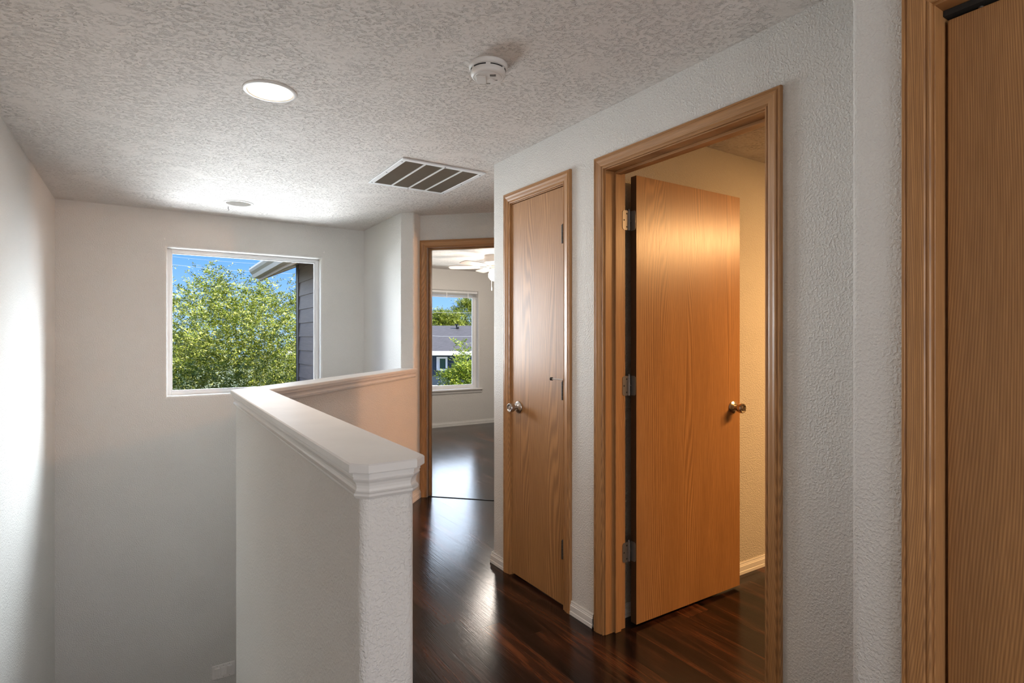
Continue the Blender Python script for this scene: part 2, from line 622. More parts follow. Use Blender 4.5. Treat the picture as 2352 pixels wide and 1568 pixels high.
def ceiling_mesh():
    bm = bmesh.new()
    edges = []

    def loop(pts):
        vs = [bm.verts.new((p[0], p[1], H)) for p in pts]
        for i in range(len(vs)):
            edges.append(bm.edges.new((vs[i], vs[(i+1) % len(vs)])))
    loop([(-0.70, -2.6), (5.7, -2.6), (5.7, 7.62), (1.66, 7.62), (1.66, 5.36), (-0.70, 5.36)])
    for c in CANS:
        loop([(c[0]+0.086*math.cos(2*PI*k/48), c[1]+0.086*math.sin(2*PI*k/48)) for k in range(48)])
    bmesh.ops.triangle_fill(bm, edges=edges, use_beauty=True, use_dissolve=False)
    # upper skin
    vs = [bm.verts.new((x, y, H+0.22)) for x, y in [(-0.72, -2.62), (5.72, -2.62), (5.72, 7.64), (1.64, 7.64), (1.64, 5.38), (-0.72, 5.38)]]
    bm.faces.new(vs)
    lo = [bm.verts.new((v.co.x, v.co.y, H-0.001)) for v in vs]
    for i in range(6):
        bm.faces.new((vs[i], vs[(i+1) % 6], lo[(i+1) % 6], lo[i]))
    me = bpy.data.meshes.new('ceiling')
    bm.to_mesh(me)
    bm.free()
    me.materials.append(M['ceiling'])
    o = bpy.data.objects.new('ceiling', me)
    COL.objects.link(o)
    return tag(o, 'white troweled ceiling over hall and stairwell', 'ceiling', kind='structure')


ceiling_mesh()

# left wall
mb = MB()
mb.box(LX-0.14, LX, -2.6, 5.36, LOW, H)
struct('wall_left', mb, M['wall'], 'bright greige stairwell wall at the left', 'wall')

# window wall of the stairwell
WX0, WX1, WZ0, WZ1 = 0.136, 1.324, 0.849, 2.030
mb = MB()
r = 0.02
mb.box(LX, WX0-r, W2Y, W2Y+0.13, LOW, H)
mb.box(WX1+r, 1.80, W2Y, W2Y+0.13, LOW, H)
mb.box(WX0-r, WX1+r, W2Y, W2Y+0.13, WZ1+r, H)
mb.box(WX0-r, WX1+r, W2Y, W2Y+0.13, LOW, WZ0-r)
ringwin(mb, (WX0, W2Y, WZ0), (1, 0, 0), (0, 1, 0), WX1-WX0, WZ1-WZ0, r, 0.13)
struct('wall_back', mb, M['wall'], 'greige wall around the stairwell window', 'wall')

# pier wall between stairwell and bedroom, bullnose corners
pier = [(1.72, 5.24), (1.72, 4.306), (1.8005, 4.2255), (1.895, 4.32), (1.86, 4.37), (1.86, 5.24)]
mb = MB()
mb.prism(round_poly(pier, {1: 0.018, 2: 0.018}), LOW, H, smooth=False)
struct('wall_pier', mb, M['wall'], 'short white wall right of the stairwell window, ending in a rounded corner', 'wall')

# bedroom door wall on the 45 degree line
e1 = Vector((1, -1, 0))/R2      # along wall to the right
e2 = Vector((1, 1, 0))/R2       # into the bedroom
DP = Vector((1.895, 4.32, 0))   # wall start
D0 = 0.062                      # opening start along e1
DW = 0.762


def on_d(s, d=0.0):
    p = DP+e1*s+e2*d
    return (p.x, p.y)


mb = MB()
T = 0.114
mb.prism([on_d(-0.04, 0.02), on_d(-0.04, 0.0), on_d(D0, 0), on_d(D0, T), on_d(-0.04, T)], 0, H)
mb.prism([on_d(D0+DW, 0), on_d(1.06, 0), on_d(1.06, T), on_d(D0+DW, T)], 0, H)
mb.prism([on_d(D0, 0), on_d(D0+DW, 0), on_d(D0+DW, T), on_d(D0, T)], HEAD+0.018, H)
struct('wall_bedroom_side', mb, M['wall'], 'angled greige wall around the far bedroom doorway', 'wall')

# hall wall with closet and open door
C0, C1 = 2.158, 2.626           # closet opening
O0, O1 = 1.098, 1.862           # open doorway
mb = MB()
mb.prism(round_poly([(W1X, 0.68), (W1X+W1T, 0.68), (W1X+W1T, O0-0.018), (W1X, O0-0.018)], {}), 0, H)
mb.prism([(W1X, O1+0.018), (W1X+W1T, O1+0.018), (W1X+W1T, C0-0.018), (W1X, C0-0.018)], 0, H)
mb.prism(round_poly([(W1X, C1+0.018), (W1X+W1T, C1+0.018), (W1X+W1T, 2.824), (W1X, 2.824)], {3: 0.018}), 0, H)
mb.box(W1X, W1X+W1T, O0-0.018, O1+0.018, HEAD+0.018, H)
mb.box(W1X, W1X+W1T, C0-0.018, C1+0.018, HEAD+0.018, H)
struct('wall_right', mb, M['wall'], 'textured greige hall wall around the closet door and the open door', 'wall')

# projecting wall with the bifold closet
B1 = 0.541                      # bifold opening far edge
mb = MB()
mb.prism(round_poly([(W3X, B1+0.018), (W1X+W1T, B1+0.018), (W1X+W1T, 0.722), (W3X, 0.722)], {3: 0.02}), 0, H)
mb.box(W3X, W3X+0.12, -0.93, B1+0.018, HEAD+0.018, H)
mb.box(W3X, W3X+0.12, -2.6, -0.93, 0, H)
struct('wall_right_front', mb, M['wall'], 'greige wall projecting at the right edge, with rounded corner', 'wall')

# walls out of sight that close the storey
mb = MB()
mb.box(-0.70, -0.40, -2.72, -2.6, LOW, H)
mb.box(1.10, 5.7, -2.72, -2.6, LOW, H)
mb.box(-0.40, 1.10, -2.72, -2.6, LOW, 0.75)
mb.box(-0.40, 1.10, -2.72, -2.6, 2.12, H)  # gap between these pieces is an opening added for the rear fill light
struct('wall_behind', mb, M['wall'], 'hall wall behind the viewpoint', 'wall')
mb = MB()
mb.box(W1X+W1T, 5.7, 1.94, 2.06, 0, H)
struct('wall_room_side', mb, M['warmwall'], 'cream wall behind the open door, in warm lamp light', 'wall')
mb = MB()
mb.box(4.3, 4.42, -1.0, 1.94, 0, H)
mb.box(W1X+W1T, 4.42, -1.12, -1.0, 0, H)
mb.box(W3X+0.70, W3X+0.76, -1.0, 0.58, 0, H)
mb.box(W3X+0.12, W3X+0.76, -1.12, -1.0, 0, H)
struct('wall_room_far', mb, M['warmwall'], 'cream walls of the small room, out of sight', 'wall')
# far hall: wall with the bathroom doorway, and the bathroom behind
mb = MB()
mb.box(2.60, 2.72, 2.06, 2.92, 0, H)
mb.box(2.60, 2.72, 2.92, 3.64, HEAD, H)
mb.prism([(2.60, 3.64), (2.60, DS-2.60+0.02), (2.72, DS-2.60+0.02), (2.72, 3.64)], 0, H) if DS-2.60+0.02 > 3.64 else None
mb.prism([(2.60, 3.61), (2.76, 3.61), (2.76, 3.72), (2.60, 3.72)], 0, H)
mb.box(4.55, 4.67, 2.06, 3.78, 0, H)
mb.box(2.72, 4.67, 3.66, 3.78, 0, H)
struct('wall_hall_end', mb, M['warmwall'], 'walls of the bathroom around the corner, out of sight', 'wall')

# bedroom
BX0, BX1, BZ0, BZ1 = 2.75, 4.249, 0.548, 2.012
mb = MB()
mb.box(1.80, BX0-r, BEDY, BEDY+0.14, 0, H)
mb.box(BX1+r, 5.7, BEDY, BEDY+0.14, 0, H)
mb.box(BX0-r, BX1+r, BEDY, BEDY+0.14, BZ1+r, H)
mb.box(BX0-r, BX1+r, BEDY, BEDY+0.14, 0, BZ0-r)
ringwin(mb, (BX0, BEDY, BZ0), (1, 0, 0), (0, 1, 0), BX1-BX0, BZ1-BZ0, r, 0.14)
struct('wall_far', mb, M['wall'], 'greige bedroom wall around its window', 'wall')
mb = MB()
mb.box(1.74, 1.86, 4.45, 7.64, 0, H)
mb.box(5.58, 5.70, 2.06, 7.64, 0, H)
struct('wall_bedroom_ends', mb, M['wall'], 'bedroom side walls, out of sight', 'wall')

# stairs going down towards the window wall (below the view)
mb = MB()
NS = 14
for k in range(NS):
    z = -(k+1)*(2.62/NS)
    mb.box(LX, 0.355, 1.02+k*0.27, 1.02+(k+1)*0.27+0.02, z-0.20 if k < NS-1 else LOW, z)
struct('stairs', mb, M['carpet'], 'carpeted stair flight descending beside the half wall', 'stairs')

# ------------------------------------------------------------------ half wall and its cap
hx0, hx1 = 0.353, 0.467         # straight run faces
hy0 = 1.087                     # near end
HZ = 1.000                      # top of plaster (cap moulding covers the joint)
SE = 6.045                      # x + y of the far end
lf = FACE+0.114*R2              # stair face of the angled run: y - x = lf
foot = [((SE-lf)/2, (SE+lf)/2), (hx0, hx0+lf), (hx0, hy0), (hx1, hy0), (hx1, hx1+FACE), ((SE-FACE)/2, (SE+FACE)/2)]
mb = MB()
mb.prism(round_poly(foot, {1: 0.02, 2: 0.02, 3: 0.02}), LOW, HZ+0.03)
struct('wall_half', mb, M['wall'], 'waist-high textured half wall guarding the stairwell, bending at an angle', 'wall')


def offset_open(path, d):
    """offset of an open polyline to its left... path runs clockwise round the wall; positive = outward"""
    out = []
    n = len(path)
    P = [Vector((p[0], p[1])) for p in path]
    nr = []
    for i in range(n-1):
        t_ = (P[i+1]-P[i]).normalized()
        nr.append(Vector((t_.y, -t_.x)))
    for i in range(n):
        if i == 0:
            out.append(P[0]+nr[0]*d)
        elif i == n-1:
            out.append(P[-1]+nr[-1]*d)
        else:
            a, b = nr[i-1], nr[i]
            m_ = (a+b)
            out.append(P[i]+m_*(d/(1+a.dot(b))))
    return out


ch = 0.016
base = [((SE-lf)/2, (SE+lf)/2), (hx0, hx0+lf), (hx0, hy0+ch), (hx0+ch, hy0), (hx1-ch, hy0), (hx1, hy0+ch), (hx1, hx1+FACE), ((SE-FACE)/2, (SE+FACE)/2)]
# orientation test: outward must be away from the wall
test = offset_open(base, 0.01)
sgn = 1.0 if test[2][0] < base[2][0] else -1.0
CAPZ = 1.067
cap = empty('half_wall_cap', (0.41, 1.07, 1.0), 'glossy white painted cap board with moulding along the top of the half wall', 'railing cap')


def loftrings(mb, prof, close=True):
    rings = []
    for d, z in prof:
        rings.append([Vector((p.x, p.y, z)) for p in offset_open(base, sgn*d)])
    mb.loft(rings, True, 0, False)


mb = MB()
CH = 0.019
prof = [(0.0, CAPZ-CH), (0.0215, CAPZ-CH), (0.0225, CAPZ-CH+0.002), (0.0225, CAPZ-0.003), (0.0195, CAPZ)]
loftrings(mb, prof)
top = [Vector((p.x, p.y, CAPZ)) for p in offset_open(base, sgn*0.0195)]
# top face in two convex-ish halves: straight run and angled run
mb.add([top[1], top[2], top[3], top[4], top[5], top[6]], [(0, 1, 2, 3, 4, 5)])
mb.add([top[0], top[1], top[6], top[7]], [(0, 1, 2, 3)])
mb.build('cap_board', M['trim'], cap)
mb = MB()
z0 = CAPZ-CH
prof = [(0.0145, z0), (0.0145, z0-0.009), (0.0120, z0-0.0095), (0.0125, z0-0.0115), (0.0140, z0-0.0135), (0.0125, z0-0.0165),
        (0.0085, z0-0.021), (0.0060, z0-0.027), (0.0055, z0-0.033), (0.0070, z0-0.0375), (0.0105, z0-0.0395), (0.0080, z0-0.0405),
        (0.0115, z0-0.0420), (0.0112, z0-0.0465), (0.0060, z0-0.0530), (0.0, z0-0.0545)]
loftrings(mb, prof)
mb.build('moulding', M['trim'], cap)


# ------------------------------------------------------------------ baseboards
def baseboard(name, pts, label, flip=1.0, mat='trim'):
    prof = [(0.0, 0.062), (0.005, 0.064), (0.0065, 0.060), (0.0065, 0.053), (0.0085, 0.050), (0.0085, 0.046), (0.0115, 0.044),
            (0.0115, 0.021), (0.0095, 0.019), (0.0095, 0.0175), (0.0130, 0.0155), (0.0135, 0.0)]
    mb = MB()
    rings = []
    for d, z in prof:
        rings.append([Vector((p.x, p.y, z+0.001)) for p in offset_open(pts, flip*d)])
    mb.loft(rings, False, 0, False)
    return struct(name, mb, M[mat], label, 'baseboard')


baseboard('baseboard_right', [(W1X, O1+0.075), (W1X, C0-0.057)], 'white baseboard between the open door and the closet door', flip=-1)
baseboard('baseboard_corner', [(W1X, C1+0.058), (W1X, 2.824), (W1X+W1T, 2.824)], 'white baseboard wrapping the hall wall corner left of the closet', flip=-1)
baseboard('baseboard_half', [(hx1, 1.3), (hx1, hx1+FACE), (1.895, 4.32)], 'white baseboard at the foot of the angled half wall', flip=1)
baseboard('baseboard_far', [(1.86, BEDY), (5.5, BEDY)], 'white baseboard under the bedroom window', flip=1)
baseboard('baseboard_room', [(W1X+W1T, 1.94), (4.3, 1.94)], 'cream-lit baseboard behind the open door', flip=1)
baseboard('baseboard_front', [(W3X, B1+0.075), (W3X, 0.722)], 'white baseboard beside the bifold door casing', flip=-1)


# ------------------------------------------------------------------ door frames
CAS = [(0.0, 0.0), (0.0, 0.0070), (0.003, 0.0095), (0.0065, 0.0095), (0.0085, 0.0075), (0.0105, 0.0075), (0.013, 0.0105), (0.020, 0.0125),
       (0.030, 0.0140), (0.038, 0.0165), (0.043, 0.0165), (0.0455, 0.0130), (0.0480, 0.0130), (0.0500, 0.0155), (0.0545, 0.0155), (0.057, 0.0120), (0.057, 0.0)]


def casing(parent, o, u, n, w, h, reveal=0.005, tag_=''):
    """three mitred casing pieces. o: floor point of the opening's left edge, u: along the wall, n: out of the wall"""
    o, u, n = Vector(o), Vector(u).normalized(), Vector(n).normalized()
    z = Vector((0, 0, 1))
    rings = {'l': [], 'h': [], 'r': []}
    for a, d in CAS:
        k = a+reveal
        pl0, pl1 = o+u*(-k)+n*d, o+u*(-k)+z*(h+k)+n*d
        pr0, pr1 = o+u*(w+k)+n*d, o+u*(w+k)+z*(h+k)+n*d
        rings['l'].append([pl0, pl1])
        rings['h'].append([pl1, pr1])
        rings['r'].append([pr1, pr0])
    for key, mat in (('l', 'oak_v'), ('h', 'oak_h'), ('r', 'oak_v')):
        mb = MB()
        mb.loft(rings[key], False, 0, False)
        mb.build('casing', M[mat], parent)


def jamb(parent, o, u, n, w, h, depth, stop=None, th=0.018):
    """jamb lining the opening, wall thickness depth going against n"""
    o, u, n = Vector(o), Vector(u).normalized(), Vector(n).normalized()
    z = Vector((0, 0, 1))
    inn = -n
    mb = MB()
    mb.obox(o-u*(th/2)+inn*(depth/2)+z*(h/2), u, inn, z, th/2, depth/2, h/2)
    mb.build('jamb', M['oak_v'], parent, bevel=0.0015)
    mb = MB()
    mb.obox(o+u*(w+th/2)+inn*(depth/2)+z*(h/2), u, inn, z, th/2, depth/2, h/2)
    mb.build('jamb', M['oak_v'], parent, bevel=0.0015)
    mb = MB()
    mb.obox(o+u*(w/2)+inn*(depth/2)+z*(h+th/2), u, inn, z, w/2+th, depth/2, th/2)
    mb.build('head_jamb', M['oak_h'], parent, bevel=0.0015)
    if stop:
        s0, s1, st = stop
        mid, hw = (s0+s1)/2, (s1-s0)/2
        mb = MB()
        mb.obox(o+u*(st/2)+inn*mid+z*(h/2), u, inn, z, st/2, hw, h/2)
        mb.build('door_stop_strip', M['oak_v'], parent, bevel=0.002)
        mb = MB()
        mb.obox(o+u*(w-st/2)+inn*mid+z*(h/2), u, inn, z, st/2, hw, h/2)
        mb.build('door_stop_strip', M['oak_v'], parent, bevel=0.002)
        mb = MB()
        mb.obox(o+u*(w/2)+inn*mid+z*(h-st/2), u, inn, z, w/2-st, hw, st/2)
        mb.build('door_stop_strip', M['oak_h'], parent, bevel=0.002)


def knob(parent, p, n, mat='nickel', lock=True):
    """round tulip knob with rose; p on the leaf face, n out of the face"""
    mb = MB()
    mb.lathe(p, n, [(0.0, 0.0), (0.0, 0.0325), (0.003, 0.0330), (0.006, 0.0315), (0.013, 0.0190), (0.016, 0.0165), (0.018, 0.0)])
    k = mb.build('knob_rose', M[mat], parent)
    mb = MB()
    mb.lathe(p, n, [(0.014, 0.0), (0.014, 0.0120), (0.024, 0.0115), (0.029, 0.0150), (0.036, 0.0225), (0.044, 0.0255), (0.052, 0.0262),
                    (0.058, 0.0255), (0.062, 0.0235), (0.0625, 0.0200), (0.0590, 0.0165), (0.0580, 0.0090), (0.0590, 0.0085), (0.0610, 0.0070), (0.0610, 0.0)])
    mb.build('door_knob', M[mat], parent)


# door_1: doorway to the bedroom
d1 = empty('door_1', (DP.x, DP.y, 0), 'oak framed doorway to the far bedroom, no door seen', 'doorway', kind='structure')
o_d = DP+e1*D0
casing(d1, o_d, e1, -e2, DW, HEAD)
jamb(d1, o_d, e1, -e2, DW, HEAD, T, stop=(0.045, 0.080, 0.011))
mb = MB()
mb.obox(o_d+e1*(DW/2)+e2*0.021+Vector((0, 0, 0.0022)), e1, e2, (0, 0, 1), DW/2, 0.004, 0.002)
mb.build('threshold_strip', M['black'], d1)

# door_2: closed closet door
d2 = empty('door_2', (W1X, (C0+C1)/2, 0), 'narrow oak closet door, closed, with knob at its left edge', 'door', kind='structure')
u1, n1 = Vector((0, 1, 0)), Vector((-1, 0, 0))
casing(d2, (W1X, C0, 0), u1, n1, C1-C0, HEAD)
jamb(d2, (W1X, C0, 0), u1, n1, C1-C0, HEAD, W1T, stop=(0.040, 0.075, 0.011))
mb = MB()
mb.box(W1X+0.002, W1X+0.037, C0+0.003, C1-0.003, 0.014, HEAD-0.004)
leaf2 = mb.build('door_leaf', M['oak_leaf'], d2, origin=(W1X, (C0+C1)/2, 0), bevel=0.001)
knob(leaf2, (W1X+0.002, 2.556, 0.935), (-1, 0, 0))


def closed_hinge(parent, x, y, z, stop=False):
    hb = MB()
    for k in range(5):
        hb.lathe((x, y, z-0.0445+k*0.0178), (0, 0, 1), [(0.0, 0.0), (0.0, 0.0075), (0.0172, 0.0075), (0.0172, 0.0)], 18)
    hb.lathe((x, y, z+0.0445), (0, 0, 1), [(0.0, 0.0045), (0.003, 0.0045), (0.005, 0.0025), (0.005, 0.0)], 18)
    hb.box(x+0.003, x+0.010, y-0.004, y+0.004, z-0.0445, z+0.0445)
    h = hb.build('hinge', M['hinge_dark'], parent)
    if stop:
        s = MB()
        s.lathe((x, y, z+0.052), (0, 0, 1), [(0, 0.0), (0, 0.010), (0.004, 0.010), (0.004, 0.0)], 18)
        s.tube([(x, y, z+0.054), (x-0.020, y+0.022, z+0.056), (x-0.026, y+0.050, z+0.056)], 0.0035)
        s.build('hinge_pin_stop', M['plastic'], parent)
        s = MB()
        s.lathe((x-0.026, y+0.050, z+0.056), (-0.2, 1, 0), [(0, 0.0), (0, 0.0075), (0.010, 0.0085), (0.010, 0.0)], 18)
        tip = s.build('rubber_tip', M['black'], parent)
        tip['label'] = 'black rubber tip'
    return h


for zz, st in ((1.815, False), (1.055, True), (0.285, False)):
    closed_hinge(leaf2, W1X-0.004, C0+0.002, zz, st)

# door_3: the open door
d3 = empty('door_3', (W1X, (O0+O1)/2, 0), 'wide oak door standing open into the warmly lit room', 'door', kind='structure')
casing(d3, (W1X, O0, 0), u1, n1, O1-O0, HEAD)
jamb(d3, (W1X, O0, 0), u1, n1, O1-O0, HEAD, W1T, stop=(0.050, 0.084, 0.012))
mb = MB()
LX0, LX1, LY0, LY1 = 1.856, 2.610, 1.832, 1.867
mb.box(LX0, LX1, LY0, LY1, 0.016, 2.046)
leaf3 = mb.build('door_leaf', [M['oak_leaf2'], M['oak_edge']], d3, origin=((LX0+LX1)/2, LY0, 0), bevel=0.001)
for p in leaf3.data.polygons:
    if abs(p.normal.x) > 0.9:
        p.material_index = 1
knob(leaf3, (2.551, LY0, 0.952), (0, -1, 0), 'brass')
knob(leaf3, (2.551, LY1, 0.952), (0, 1, 0), 'brass')


def rplate(mb, c, a, b, n, w, h, r, th):
    """plate with rounded corners on its outer side: a across, b up"""
    c, a, b, n = Vector(c), Vector(a), Vector(b), Vector(n)
    pts = [(0, -h/2), (w-r, -h/2)]
    for k in range(1, 6):
        t_ = -PI/2+PI/2*k/5
        pts.append((w-r+r*math.cos(t_), -h/2+r+r*math.sin(t_)))
    for k in range(0, 6):
        t_ = PI/2*k/5
        pts.append((w-r+r*math.cos(t_), h/2-r+r*math.sin(t_)))
    pts.append((0, h/2))
    lo = [c+a*x+b*y for x, y in pts]
    hi = [p+n*th for p in lo]
    mb.loft([lo, hi], True, 0, False, caps=True)


for zz in (1.844, 1.095, 0.342):
    hb = MB()
    px, py = 1.839, 1.861
    for k in range(5):
        hb.lathe((px, py, zz-0.0445+k*0.0178), (0, 0, 1), [(0.0, 0.0), (0.0, 0.0058), (0.0172, 0.0058), (0.0172, 0.0)], 18)
    hb.lathe((px, py, zz+0.0445), (0, 0, 1), [(0.0, 0.0045), (0.004, 0.0045), (0.008, 0.003), (0.009, 0.0)], 18)
    rplate(hb, (px, O1-0.0005, zz), (-1, 0, 0), (0, 0, 1), (0, -1, 0), 0.040, 0.089, 0.012, 0.0015)
    h = hb.build('hinge', M['hinge'], d3)
    hb = MB()
    rplate(hb, (LX0-0.0018, LY1-0.001, zz), (0, -1, 0), (0, 0, 1), (-1, 0, 0), 0.032, 0.089, 0.010, 0.0015)
    hb.tube([(px, py, zz), (LX0-0.001, LY1-0.003, zz)], 0.004)
    hb.build('hinge_plate', M['hinge'], leaf3)
    for q, (xx, dz) in enumerate([(px-0.015, 0.03), (px-0.031, 0.0), (px-0.015, -0.03)]):
        sb = MB()
        sb.lathe((xx, O1-0.0018, zz+dz), (0, -1, 0), [(0, 0.0), (0, 0.0042), (0.0006, 0.0036), (0.0002, 0.0)], 12)
        sb.build('screw', M['darkslot'], h)

# door_4: bifold
d4 = empty('door_4', (W3X, B1-0.4, 0), 'oak bifold closet door cut off by the right edge of the photo', 'door', kind='structure')
BW = 1.46
casing(d4, (W3X, B1-BW, 0), u1, n1, BW, HEAD)
jamb(d4, (W3X, B1-BW, 0), u1, n1, BW, HEAD, 0.12)
for k in range(4):
    mb = MB()
    y1 = B1-0.006-k*0.364
    mb.box(W3X+0.048, W3X+0.080, y1-0.361, y1, 0.014, 2.030)
    mb.build('door_leaf', M['oak_leaf3'], d4, origin=(W3X, y1-0.36, 0), bevel=0.002)
mb = MB()
mb.box(W3X+0.040, W3X+0.088, B1-BW+0.001, B1-0.001, HEAD-0.014, HEAD-0.001)
mb.build('bifold_track', M['darkslot'], d4)
mb = MB()
mb.lathe((W3X+0.064, B1-0.062, 2.029), (0, 0, 1), [(0, 0.0), (0, 0.005), (0.010, 0.005), (0.010, 0.0)], 16)
mb.build('pivot_pin', M['hinge'], d4)


# ------------------------------------------------------------------ windows
def window_frame(parent, x0, x1, z0, z1, y, fw, fd, mull=None):
    mb = MB()
    mb.box(x0, x0+fw, y, y+fd, z0, z1)
    mb.box(x1-fw, x1, y, y+fd, z0, z1)
    mb.box(x0+fw, x1-fw, y, y+fd, z1-fw, z1)
    mb.box(x0+fw, x1-fw, y, y+fd, z0, z0+fw)
    mb.build('window_frame', M['vinyl'], parent, bevel=0.003)
    mb = MB()
    b_ = 0.010
    i0, i1, j0, j1 = x0+fw, x1-fw, z0+fw, z1-fw
    mb.box(i0, i0+b_, y+0.012, y+0.03, j0, j1)
    mb.box(i1-b_, i1, y+0.012, y+0.03, j0, j1)
    mb.box(i0+b_, i1-b_, y+0.012, y+0.03, j1-b_, j1)
    mb.box(i0+b_, i1-b_, y+0.012, y+0.03, j0, j0+b_)
    if mull:
        mb.box(mull-0.02, mull+0.02, y+0.004, y+0.034, j0+b_, j1-b_)
    mb.build('glazing_bead', M['vinyl'], parent, bevel=0.002)
    mb = MB()
    mb.box(i0, i1, y+0.022, y+0.026, j0, j1)
    mb.build('glass', M['glass'], parent)


w1 = empty('window_1', ((WX0+WX1)/2, W2Y+0.09, WZ0), 'square fixed window over the stairwell, a leafy tree outside', 'window', kind='structure')
window_frame(w1, WX0, WX1, WZ0, WZ1, W2Y+0.085, 0.028, 0.045)
w2 = empty('window_2', ((BX0+BX1)/2, BEDY+0.09, BZ0), 'white framed bedroom window seen through the far doorway', 'window', kind='structure')
window_frame(w2, BX0, BX1, BZ0, BZ1, BEDY+0.085, 0.045, 0.055, mull=3.50)
mb = MB()
mb.box(BX0-0.055, BX1+0.055, BEDY-0.035, BEDY-0.0005, BZ0-0.022, BZ0)
mb.box(BX0+0.001, BX1-0.001, BEDY-0.002, BEDY+0.085, BZ0-0.012, BZ0+0.001)
mb.build('window_sill', M['trim'], w2, bevel=0.004)
mb = MB()
mb.loft([[Vector((x, BEDY-d, z)) for x in (BX0-0.045, BX1+0.045)] for d, z in
         [(0.0, BZ0-0.022), (0.026, BZ0-0.022), (0.022, BZ0-0.030), (0.016, BZ0-0.034), (0.014, BZ0-0.050), (0.009, BZ0-0.066), (0.0, BZ0-0.070)]], False)
mb.build('apron', M['trim'], w2)
# raised mini blind
bl = empty('window_blind', ((BX0+BX1)/2, BEDY+0.04, BZ1-0.08), 'white mini blind drawn fully up at the top of the bedroom window', 'blind')
mb = MB()
mb.box(BX0+0.008, BX1-0.008, BEDY+0.02, BEDY+0.062, BZ1-0.030, BZ1-0.001)
mb.build('headrail', M['vinyl'], bl, bevel=0.002)
mb = MB()
for k in range(14):
    z = BZ1-0.036-k*0.0038
    mb.box(BX0+0.012, BX1-0.012, BEDY+0.026, BEDY+0.054, z-0.0012, z)
mb.build('slat', M['plastic_plain'], bl)['kind'] = 'stuff'
mb = MB()
mb.box(BX0+0.012, BX1-0.012, BEDY+0.024, BEDY+0.056, BZ1-0.098, BZ1-0.088)
mb.build('bottom_rail', M['vinyl'], bl, bevel=0.002)
for xx in (3.35, 3.72, 4.08):
    mb = MB()
    mb.box(xx-0.008, xx+0.008, BEDY+0.0195, BEDY+0.0245, BZ1-0.105, BZ1-0.028)
    mb.build('cord_clip', M['vinyl'], bl)

# ------------------------------------------------------------------ ceiling fixtures
for i, (cx, cy) in enumerate(CANS):
    lit = i == 0
    c = empty('recessed_light', (cx, cy, H), 'glowing recessed downlight above the bend of the half wall' if lit else
              'unlit recessed downlight near the stairwell window wall', 'ceiling light', 'recessed downlights')
    mb = MB()
    mb.lathe((cx, cy, H), (0, 0, -1), [(0.0, 0.104), (0.003, 0.103), (0.0055, 0.098), (0.0055, 0.089), (0.003, 0.0855), (-0.002, 0.0850)], 64)
    mb.build('trim_ring', M['trim'], c)
    mb = MB()
    mb.lathe((cx, cy, H), (0, 0, -1), [(0.001, 0.0855), (-0.02, 0.083), (-0.05, 0.077), (-0.085, 0.068), (-0.095, 0.060), (-0.095, 0.0)], 64)
    mb.build('reflector', M['trim'], c)
    mb = MB()
    mb.lathe((cx, cy, H), (0, 0, -1), [(-0.094, 0.0), (-0.094, 0.050), (-0.080, 0.056), (-0.060, 0.058), (-0.040, 0.048), (-0.030, 0.030), (-0.027, 0.0)], 48)
    mb.build('bulb', M['can_bulb'] if lit else M['plastic'], c)
light('AREA', 'downlight_lamp', (CANS[0][0], CANS[0][1], H-0.012), 6, (1.0, 0.88, 0.78), aim=(0, 0, -1), shape='DISK', size=0.12)

sd = Vector((1.061, 1.80, H))
s = empty('smoke_detector', sd, 'round white smoke detector on the hall ceiling', 'smoke detector')
mb = MB()
mb.lathe(sd, (0, 0, -1), [(0.0, 0.0), (0.0, 0.0715), (0.004, 0.0725), (0.012, 0.0705), (0.0165, 0.066), (0.0165, 0.0)], 56)
mb.build('mounting_base', M['plastic'], s)
mb = MB()
mb.lathe(sd, (0, 0, -1), [(0.0165, 0.0), (0.0165, 0.0625), (0.020, 0.064), (0.034, 0.0645), (0.0365, 0.0645), (0.043, 0.061), (0.046, 0.056),
                          (0.0462, 0.053), (0.0455, 0.0515), (0.0475, 0.050), (0.049, 0.040), (0.0490, 0.0)], 56)
mb.build('housing', M['plastic'], s)
for k in range(6):
    mb = MB()
    a0 = k*PI/3+0.12
    rings = []
    for q in range(11):
        a = a0+q/10*(PI/3-0.26)
        dv = Vector((math.cos(a), math.sin(a), 0))
        rings.append([sd+dv*rr+Vector((0, 0, zz)) for rr, zz in ((0.0630, -0.0195), (0.0652, -0.0195), (0.0652, -0.0235), (0.0630, -0.0235))])
    mb.loft(rings, True, caps=True)
    mb.build('vent_slot', M['darkslot'], s)
# direction that reads as 'towards the viewer's lower right'
ex = Vector((math.cos(YAW), -math.sin(YAW), 0))
ey = Vector((math.sin(YAW), math.cos(YAW), 0))
mb = MB()
mb.obox(sd+ex*(-0.026)+ey*(0.006)+Vector((0, 0, -0.0500)), ex, ey, (0, 0, 1), 0.018, 0.030, 0.0022)
mb.build('battery_door', M['plastic'], s, bevel=0.0015)
mb = MB()
mb.lathe(sd+ex*0.010+ey*0.012, (0, 0, -1), [(0.046, 0.0), (0.049, 0.014), (0.0515, 0.0135), (0.0525, 0.009), (0.0520, 0.0)], 32)
mb.build('test_button', M['plastic'], s)
for k in range(3):
    mb = MB()
    mb.obox(sd+ex*0.018+ey*(-0.020-k*0.006)+Vector((0, 0, -0.0492)), ex, ey, (0, 0, 1), 0.011, 0.0011, 0.0005)
    mb.build('sounder_slot', M['darkslot'], s)
mb = MB()
mb.obox(sd+ex*0.030+ey*0.012+Vector((0, 0, -0.0492)), ex, ey, (0, 0, 1), 0.004, 0.0014, 0.0005)
mb.build('indicator_window', M['darkslot'], s)
mb = MB()
mb.obox(sd+ex*(-0.004)+ey*0.040+Vector((0, 0, -0.0484)), ex, ey, (0, 0, 1), 0.010, 0.0045, 0.0010)
mb.build('rating_label', M['louver'], s)

